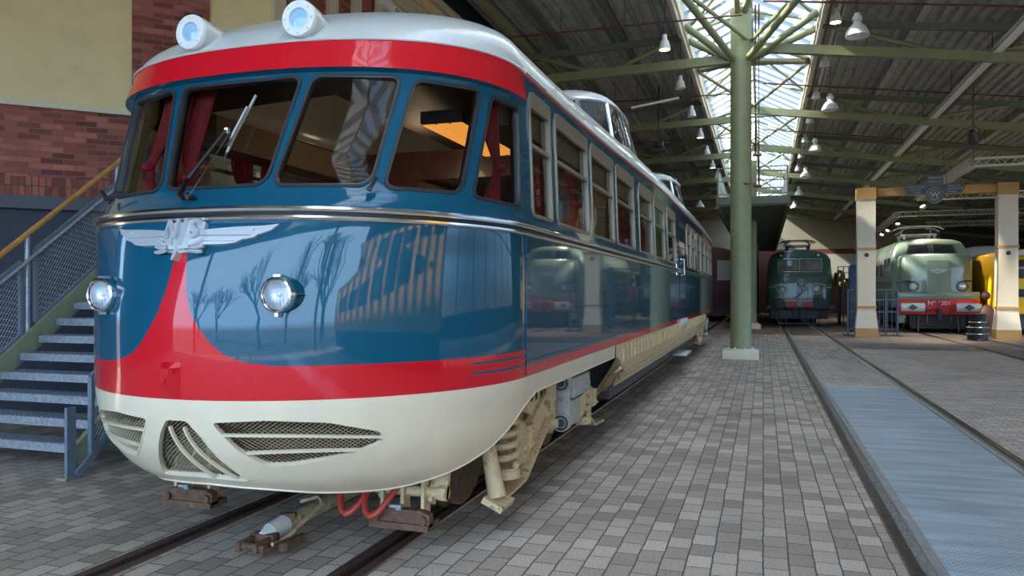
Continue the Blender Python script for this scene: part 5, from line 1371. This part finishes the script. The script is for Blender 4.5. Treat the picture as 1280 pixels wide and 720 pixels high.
for a_ in (-.62, .13): mb = MB(); mb.b2(gx+a_, gx+a_+.49, gy+.0, gy+.06, .92, 1.18); mb.build('red_plate', M['lred'], bb)
mb = MB(); mb.b2(gx-.95, gx+.95, gy-.02, gy+.04, .10, .16); mb.b2(gx-.8, gx+.8, gy-.02, gy+.04, .42, .48)
for x in rng(-.9, .9, .3): mb.cyl((gx+x, gy-.03, .45), (gx+x, gy-.03, .95), .025, n=6)
mb.cyl((gx, gy-.15, .85), (gx, gy-.1, .50), .05, n=10); mb.cyl((gx-.3, gy-.1, .95), (gx-.3, gy-.12, .5), .03, n=8); mb.cyl((gx+.3, gy-.1, .95), (gx+.3, gy-.12, .5), .03, n=8); mb.box((gx, gy+.1, .62), (2.0, .2, .28)); mb.build('coupling_gear', M['dark'], g)
mb = MB(); mb.b2(gx-1.3, gx+1.3, gy+.4, gy+13.5, .35, .95); mb.build('running_gear', M['dark'], g)
wheels(g, gx, (gy+1.5, gy+4, gy+10, gy+12.5))
panto(g, gx, gy+2.5, 3.98, M['dark'], .85, .3)
mb = MB(); mb.tube([gf(gx+.1, 1.75, .02), gf(gx+.1, 1.6, .05), gf(gx-.05, 1.45, .06), gf(gx-.25, 1.36, .05)], .02, 6); mb.build('jumper_cable', M['black'], g)
# -- turquoise locomotive 1201
tx, ty = 6.65, 34.6
t = thing('turquoise_locomotive', (tx, ty, 0), 'pale turquoise electric locomotive with stub nose, red buffer beam and raised pantograph on the right', 'locomotive')
def tf(x, z, off=0): return ringpt(tx, 1.28, .42, ty, 3.0, x, z, off)
mb = MB(); mb.loft([rring(tx, w_, d_, y_, z, q=q_, yback=ty+1.9) for z, w_, d_, y_, q_ in ((1.50, 1.30, .42, ty, 3), (2.6, 1.30, .42, ty, 3), (3.0, 1.29, .42, ty+.02, 3), (3.13, 1.24, .45, ty+.10, 3), (3.19, 1.12, .5, ty+.25, 3), (3.21, .8, .5, ty+.6, 3))], closed=False, cap=False)
nb = mb.build('nose_hood', M['lteal'], t)
mb = MB(); yc_ = ty+1.25
mb.loft([rring(tx, w_, d_, y_, z, q=4, yback=ty+14.5) for z, w_, d_, y_ in ((1.0, 1.47, .15, yc_), (2.6, 1.47, .2, yc_), (3.18, 1.44, .3, yc_), (3.60, 1.30, .35, yc_+.22), (3.75, 1.22, .5, yc_+.35), (3.86, 1.0, .7, yc_+.6), (3.92, .5, .8, yc_+.9), (3.93, .05, .8, yc_+1.2))], closed=False, cap=False)
tb_ = mb.build('loco_body', M['lteal'], t)
def tw(x, z, off=0): return V(x, yc_+.02+(z-3.18)*.5-off+abs(x-tx)**3*.04, z)
mb = MB(); gl_ = pmat('loco_dark_glass', (.05, .05, .05), .1, spec=.8, coat=1)
for sx in (-1, 1): mb.prism([(.10, 3.27), (.90, 3.27), (.82, 3.60), (.12, 3.62)], lambda a, z, q, sx=sx: tw(tx+sx*a, z, .06+q), .02)
tw_ = mb.build('windscreen', gl_, t)
mb = MB()
for sx in (-1, 1): mb.tube([tw(tx+sx*a, z, .075) for a, z in [(.07, 3.24), (.94, 3.24), (.86, 3.63), (.09, 3.65)]], .028, 6, closed=True)
mb.build('window_frame', M['lteal'], tw_)
for y in (ty+1.9, ty+2.9): mb = MB(); mb.prism([(y, 2.5), (y+.45, 2.5), (y+.45, 3.1), (y, 3.1)], lambda a, z, q: V(tx-1.46-q, a, z), .015); mb.build('side_window', gl_, t)
for y in rng(ty+4, ty+13, 1.3): mb = MB(); mb.prism([(y, 2.4), (y+.8, 2.4), (y+.8, 2.9), (y, 2.9)], lambda a, z, q: V(tx-1.46-q, a, z), .012); mb.build('side_window', gl_, t)
mb = MB(); mb.loft([[tf(tx+a, z, o_) for z, o_ in ((1.62, 0), (1.62, .05), (2.92, .05), (2.94, 0))] for a in rng(-.40, .40, .08)], closed=False); mb.build('nose_door', M['lteal'], nb)
for sx in (-1, 1):
    x = tx+sx*.88; mb = MB(); mb.cyl(tf(x, 1.87, -.1), tf(x, 1.87, .05), .215, n=28); h_ = mb.build('headlamp', M['lblue'], t)
    mb = MB(); mb.lathe([(.17, 0), (.17, .025), (.12, .025)], tf(x, 1.87, .05), (0, -1, 0), 24); mb.build('lamp_ring', M['lteal'], h_)
    mb = MB(); mb.sphere(tf(x, 1.87, .06), .13, 16, (1, .3, 1)); mb.build('lamp_glass', M['lampglow'] if sx < 0 else M['alu'], h_)
    mb = MB(); mb.tube([tf(tx+sx*a, 2.08, .004) for a in rng(.95, 1.27, .05)]+[V(tx+sx*1.30, ty+1.2, 2.08)], .04, 6)
    mb.build('speed_line', M['lblue'], t)
    mb = MB(); mb.tube([(tx+sx*1.475, yc_+.3, 2.08), (tx+sx*1.475, ty+14, 2.08)], .03, 5); mb.build('speed_line', M['lblue'], t)
# NS style winged badge on the nose door
mb = MB()
for sx in (-1, 1):
    for z0, z1, ln in ((2.50, 2.54, .30), (2.455, 2.49, .24), (2.41, 2.445, .17)): mb.prism([(.03, z0), (ln, z0), (ln+.03, z1), (.03, z1)], lambda a, z, q, sx=sx: tf(tx+sx*a, z, .055+q), .02)
mb.cyl(tf(tx, 2.48, .05), tf(tx, 2.48, .085), .10, n=20); bd = mb.build('winged_badge', M['signlt'], t)
mb = MB(); text_on(mb, 'NS', .13, tx, 2.48, lambda x: ty-.085); mb.build('badge_letters', M['dark'], bd)
# buffer beam, number, buffers
mb = MB(); mb.b2(tx-1.45, tx+1.45, ty-.20, ty+.3, 1.34, 1.64, .03); bm_ = mb.build('front_apron', M['lteal'], t)
mb = MB(); mb.b2(tx-1.46, tx+1.46, ty-.22, ty+.2, .74, 1.35, .01); rb = mb.build('buffer_beam', M['lred'], t)
mb = MB(); text_on(mb, 'N\u00ba 1201', .24, tx+.02, 1.20, lambda x: ty-.222, .005); mb.build('number_lettering', M['white'], rb)
for sx in (-1, 1):
    x = tx+sx*.99; mb = MB(); mb.b2(x-.44, x+.44, ty-.60, ty-.52, .86, 1.20, .03); mb.cyl((x, ty-.52, 1.03), (x, ty-.2, 1.03), .12, n=16); bu = mb.build('buffer', pmat('buffer_steel', (.36, .42, .40), .35, metal=.5, noise=.1), t)
    mb = MB(); mb.prism([(-.19, 0), (0, -.12), (.19, 0), (0, .12)], lambda a, z, q, x=x: V(x+a, ty-.605-q, 1.03+z), .012); mb.build('buffer_mark', M['dark'], bu)
    mb = MB(); mb.prism([(0, .70), (.28, .70), (.32, .40), (.05, .40)], lambda a, z, q, sx=sx: V(tx+sx*(1.17+a), ty-.1+q, z), .3); mb.build('step_skirt', M['lteal'], t)
    mb = MB(); mb.bar((tx+sx*.72, ty-.12, .05), (tx+sx*.70, ty-.05, .7), .06, .06); mb.bar((tx+sx*.85, ty, .15), (tx+sx*.85, ty, .6), .05, .05); mb.build('life_guard', M['dark'], t)
    mb = MB(); mb.cyl((tx+sx*.42, ty-.28, .95), (tx+sx*.42, ty-.24, .4), .03, n=8); mb.cyl((tx+sx*.42, ty-.30, .93), (tx+sx*.42, ty-.22, .93), .05, n=8); mb.build('air_hose', M['rust'], t)
mb = MB(); mb.cyl((tx, ty-.4, .88), (tx, ty-.2, .88), .09, n=12); mb.box((tx, ty-.36, .62), (.13, .1, .36), bev=.02); mb.b2(tx-.95, tx+.95, ty-.1, ty, .18, .24); mb.tube([(tx+.03, ty-.25, 1.22), (tx-.02, ty-.3, 1.02), (tx-.3, ty-.3, .90), (tx-.42, ty-.28, .92)], .022, 6); mb.b2(tx-1.0, tx+1.0, ty+.05, ty+.5, .25, .7); mb.build('coupling_gear', M['black'], t)
mb = MB(); mb.b2(tx-1.3, tx+1.3, ty+.6, ty+14, .35, 1.0); 
for y in rng(ty+1.0, ty+5, .7): mb.b2(tx-1.42, tx-1.2, y, y+.4, .35, .85, .03)
mb.build('running_gear', M['dark'], t); wheels(t, tx, (ty+1.4, ty+3.3, ty+10, ty+12))
panto(t, tx-.15, ty+3.6, 4.15, M['trussm'], .98, .42)
# -- yellow train, partly behind the right pillar
yt = thing('yellow_train', (9.9, 33.3, 0), 'yellow train front partly hidden behind the right cream pillar', 'train')
mb = MB(); mb.loft([rring(9.85, w_, d_, y_, z, q=4, yback=38.4) for z, w_, d_, y_ in ((.82, 1.45, .4, 33.3), (1.2, 1.48, .4, 33.2), (2.2, 1.47, .4, 33.25), (2.9, 1.42, .5, 33.4), (3.15, 1.3, .7, 33.6), (3.28, .9, .8, 33.9), (3.3, .1, .8, 34.2))], closed=False, cap=False); mb.build('train_body', M['yellow'], yt)
mb = MB(); mb.b2(8.9, 10.9, 33.12, 33.3, 2.15, 2.85, .03); mb.build('windscreen', gl_, yt)
mb = MB(); mb.b2(8.4, 11.3, 33.22, 33.5, 3.0, 3.2, .03); mb.build('roof_band', M['panel'], yt)
mb = MB(); mb.b2(8.95, 9.35, 33.14, 33.3, 1.45, 1.75, .03); mb.build('lamp_box', M['navy'], yt)
mb = MB(); mb.b2(8.6, 11.1, 33.6, 38.2, .25, .82); mb.build('running_gear', M['dark'], yt)
# -- coach behind
cc = thing('grey_green_coach', (9.8, 40, 0), 'white-roofed grey green coach standing behind the turquoise locomotive and the yellow train', 'coach')
mb = MB(); mb.loft([rring(9.8, w_, d_, y_, z, q=4, yback=56) for z, w_, d_, y_ in ((.9, 1.4, .3, 39.6), (3.0, 1.4, .3, 39.6))], closed=False, cap=False); mb.build('coach_body', pmat('coach_green', (.22, .27, .19), .5, noise=.1), cc)
mb = MB(); mb.loft([rring(9.8, w_, d_, y_, z, q=3, yback=56) for z, w_, d_, y_ in ((2.95, 1.43, .3, 39.55), (3.3, 1.38, .4, 39.65), (3.6, 1.1, .6, 39.9), (3.75, .6, .7, 40.2), (3.78, .05, .8, 40.5))], closed=False, cap=False); mb.build('coach_roof', M['panel'], cc)
mb = MB(); mb.b2(8.6, 9.1, 39.56, 39.62, 1.9, 2.8); mb.b2(9.3, 10.3, 39.54, 39.62, 1.0, 2.85); mb.build('coach_window', gl_, cc)
mb = MB(); mb.b2(8.7, 10.9, 39.8, 55, .3, .9); mb.build('running_gear', M['dark'], cc)
# -- brown wagon beyond the railcar tail
bw = thing('brown_wagon', (-2.9, 44, 0), 'red-brown goods wagon seen beyond the tail of the railcar', 'wagon')
mb = MB(); mb.b2(-4.3, -1.5, 44, 56, 1.0, 3.7, .03); mb.build('wagon_body', M['wagon'], bw)
mb = MB(); mb.loft([[V(-2.9+1.45*math.cos(a), y, 3.7+.45*math.sin(a)) for a in rng(0, PI, .2)] for y in (43.95, 56.05)]); mb.build('wagon_roof', M['brown'], bw)
mb = MB()
for x in (-4.2, -3.3, -2.5, -1.6): mb.b2(x-.05, x+.05, 43.93, 44, 1.0, 3.7)
mb.build('stanchion', M['brown'], bw)
mb = MB(); mb.b2(-2.42, -1.72, 43.94, 44, 2.3, 3.4); mb.build('wagon_window', M['panel'], bw)
mb = MB(); mb.b2(-4.1, -1.7, 44.2, 55.8, .4, 1.0); 
for sx in (-1, 1): mb.cyl((-2.9+sx*.88, 43.9, 1.05), (-2.9+sx*.88, 43.4, 1.05), .1, n=12); mb.cyl((-2.9+sx*.88, 43.4, 1.05), (-2.9+sx*.88, 43.35, 1.05), .2, n=16)
mb.build('running_gear', M['dark'], bw); wheels(bw, -2.9, (46, 54))
# -- fence, barrel
fe = thing('blue_fence', (3.9, 32.5, 0), 'blue-grey steel fence standing behind the left portal pillar between the locomotives', 'fence')
M['fence'] = pmat('fence_blue', (.05, .075, .12), .5)
mb = MB()
for x in (3.05, 3.35, 4.35, 4.75): mb.bar((x, 31.6, 0), (x, 31.6, 1.75), .09, .06); mb.b2(x-.15, x+.15, 31.3, 31.9, 0, .04)
for z in (.25, .9, 1.35, 1.72): mb.bar((3.05, 31.6, z), (4.75, 31.6, z), .05, .05)
for x in rng(3.15, 4.7, .14): mb.bar((x, 31.6, .25), (x, 31.6, 1.72), .02, .02)
mb.build('fence_frame', M['fence'], fe)
mb = MB(); mb.b2(3.35, 3.6, 34.0, 34.1, 0, 2.75, .01); mb.build('fence_board', pmat('fence_board_blue', (.01, .04, .10), .5), fe)
gg = thing('lattice_gate', (4.0, 40, 0), 'dark blue lattice gate right of the dark green locomotive', 'gate')
mb = MB()
for x in rng(3.5, 5.0, .25): mb.bar((x, 41, 0), (x, 41, 2.9), .05)
for z in rng(.5, 2.9, .3): mb.bar((3.5, 41, z), (5.0, 41, z), .04)
mb.build('gate_grid', M['fence'], gg)
mb = MB(); mb.lathe([(0, .5), (.1, .48), (.24, .35), (.27, .1), (.22, 0), (.3, -.1), (.3, -.3), (0, -.32)], (3.62, 41.5, 2.25), (0, 0, 1), 20); o = mb.build('brass_dome', M['brass']); tag(o, 'shiny brass dome seen between the dark green locomotive and the blue gate', 'dome')
mb = MB(); mb.cyl((3.62, 41.5, 0), (3.62, 41.5, 1.95), .07, n=10); mb.build('post', M['dark'], o)
ba = thing('black_drum', (6.9, 29.6, 0), 'black drum with silver rings standing in front of the turquoise locomotive, by its right buffer', 'drum')
mb = MB(); mb.lathe([(0, 0), (.31, 0), (.33, .02), (.31, .04), (.31, .20), (.33, .22), (.31, .24), (.31, .42), (.33, .44), (.25, .5), (.25, .85), (.27, .9), (0, .9)], (6.9, 29.6, 0), (0, 0, 1), 24); mb.build('drum_body', M['black'], ba)
mb = MB()
for z in (.22, .44, .62): mb.tube([(6.9+(.33 if z < .5 else .265)*math.cos(a), 29.6+(.33 if z < .5 else .265)*math.sin(a), z) for a in rng(0, 2*PI-.3, .3)], .012, 5, closed=True)
mb.build('drum_ring', M['alu'], ba)
mb = MB(); mb.loft([[V(8.0+w_*math.cos(a), 33.0+w_*.8*math.sin(a), z) for a in rng(0, 2*PI-.3, .3)] for z, w_ in ((0, .22), (.3, .26), (.7, .28), (1.0, .22), (1.15, .1))]); mb.sphere((7.95, 33.0, 1.5), .17); o = mb.build('brown_bundle', M['brown']); tag(o, 'brown bundle standing in the shade behind the black drum', 'bundle')
# signboard digits high on the facade
mb = MB(); f2 = lambda a, z, q: V(-6.45-q*.2, 12.0+a, 7.35+z-a*.0+q)
mb.bar((-6.80, 12.9, 7.12), (-6.80, 14.1, 6.98), .08, .20); mb.bar((-6.9, 13.3, 6.9), (-6.7, 13.3, 6.9), .1, .1); mb.build('board', M['white'], t_)
mb = MB(); add_text(mb, '50', .17, lambda x, y, z: V(-6.757+z, 13.5+x, 7.05+y-x*.12), .003); mb.build('digits', M['black'], t_)
# ------------------------------------------------------------ surroundings seen only as reflections: bare trees outside the open front
def tree(x, y, h, seed):
    rnd = random.Random(seed); mb = MB()
    def br(p, d, L, r, k):
        q = p+d*L; mb.tube([p, (p+q)/2+V(rnd.uniform(-.08, .08)*L, rnd.uniform(-.08, .08)*L, 0), q], [r, r*.85, r*.7], 6)
        if k == 0: return
        for _ in range(3 if k > 1 else 2):
            dd = (d+V(rnd.uniform(-.75, .75), rnd.uniform(-.75, .75), rnd.uniform(-.1, .5))).normalized(); br(q, dd, L*rnd.uniform(.6, .8), r*.62, k-1)
    br(V(x, y, 0), V(rnd.uniform(-.1, .1), 0, 1), h*.30, h*.03, 5)
    o = mb.build('bare_tree', M['bark'], fixn=False); return o
for i, (x, y, h) in enumerate(((-8, -15, 9), (-1.0, -11, 9), (3.5, -14, 9), (9, -12, 10), (14, -18, 11), (-13, -17, 10))):
    tag(tree(x, y, h, i+3), 'bare branching tree outside the open hall front, number %d from the left' % [2, 3, 4, 5, 6, 1][i], 'tree', 'bare trees outside')

# yellow railcar standing right of the viewpoint: the photo shows it mirrored in the blue nose
yr = thing('yellow_railcar', (8.2, -2, 0), 'yellow railcar with dark windows outside the frame, mirrored in the blue nose', 'railcar')
mb = MB(); mb.b2(6.9, 9.7, -6.5, 5.0, .9, 3.5, .12); mb.build('railcar_body', M['yellow'], yr)
mb = MB()
for y in rng(-5.8, 3.6, 1.4): mb.b2(6.86, 6.91, y, y+1.0, 2.1, 2.9)
mb.build('window_row', gl_, yr)
mb = MB(); mb.b2(7.1, 9.5, -6.3, 4.8, .2, .9); mb.build('running_gear', M['dark'], yr)
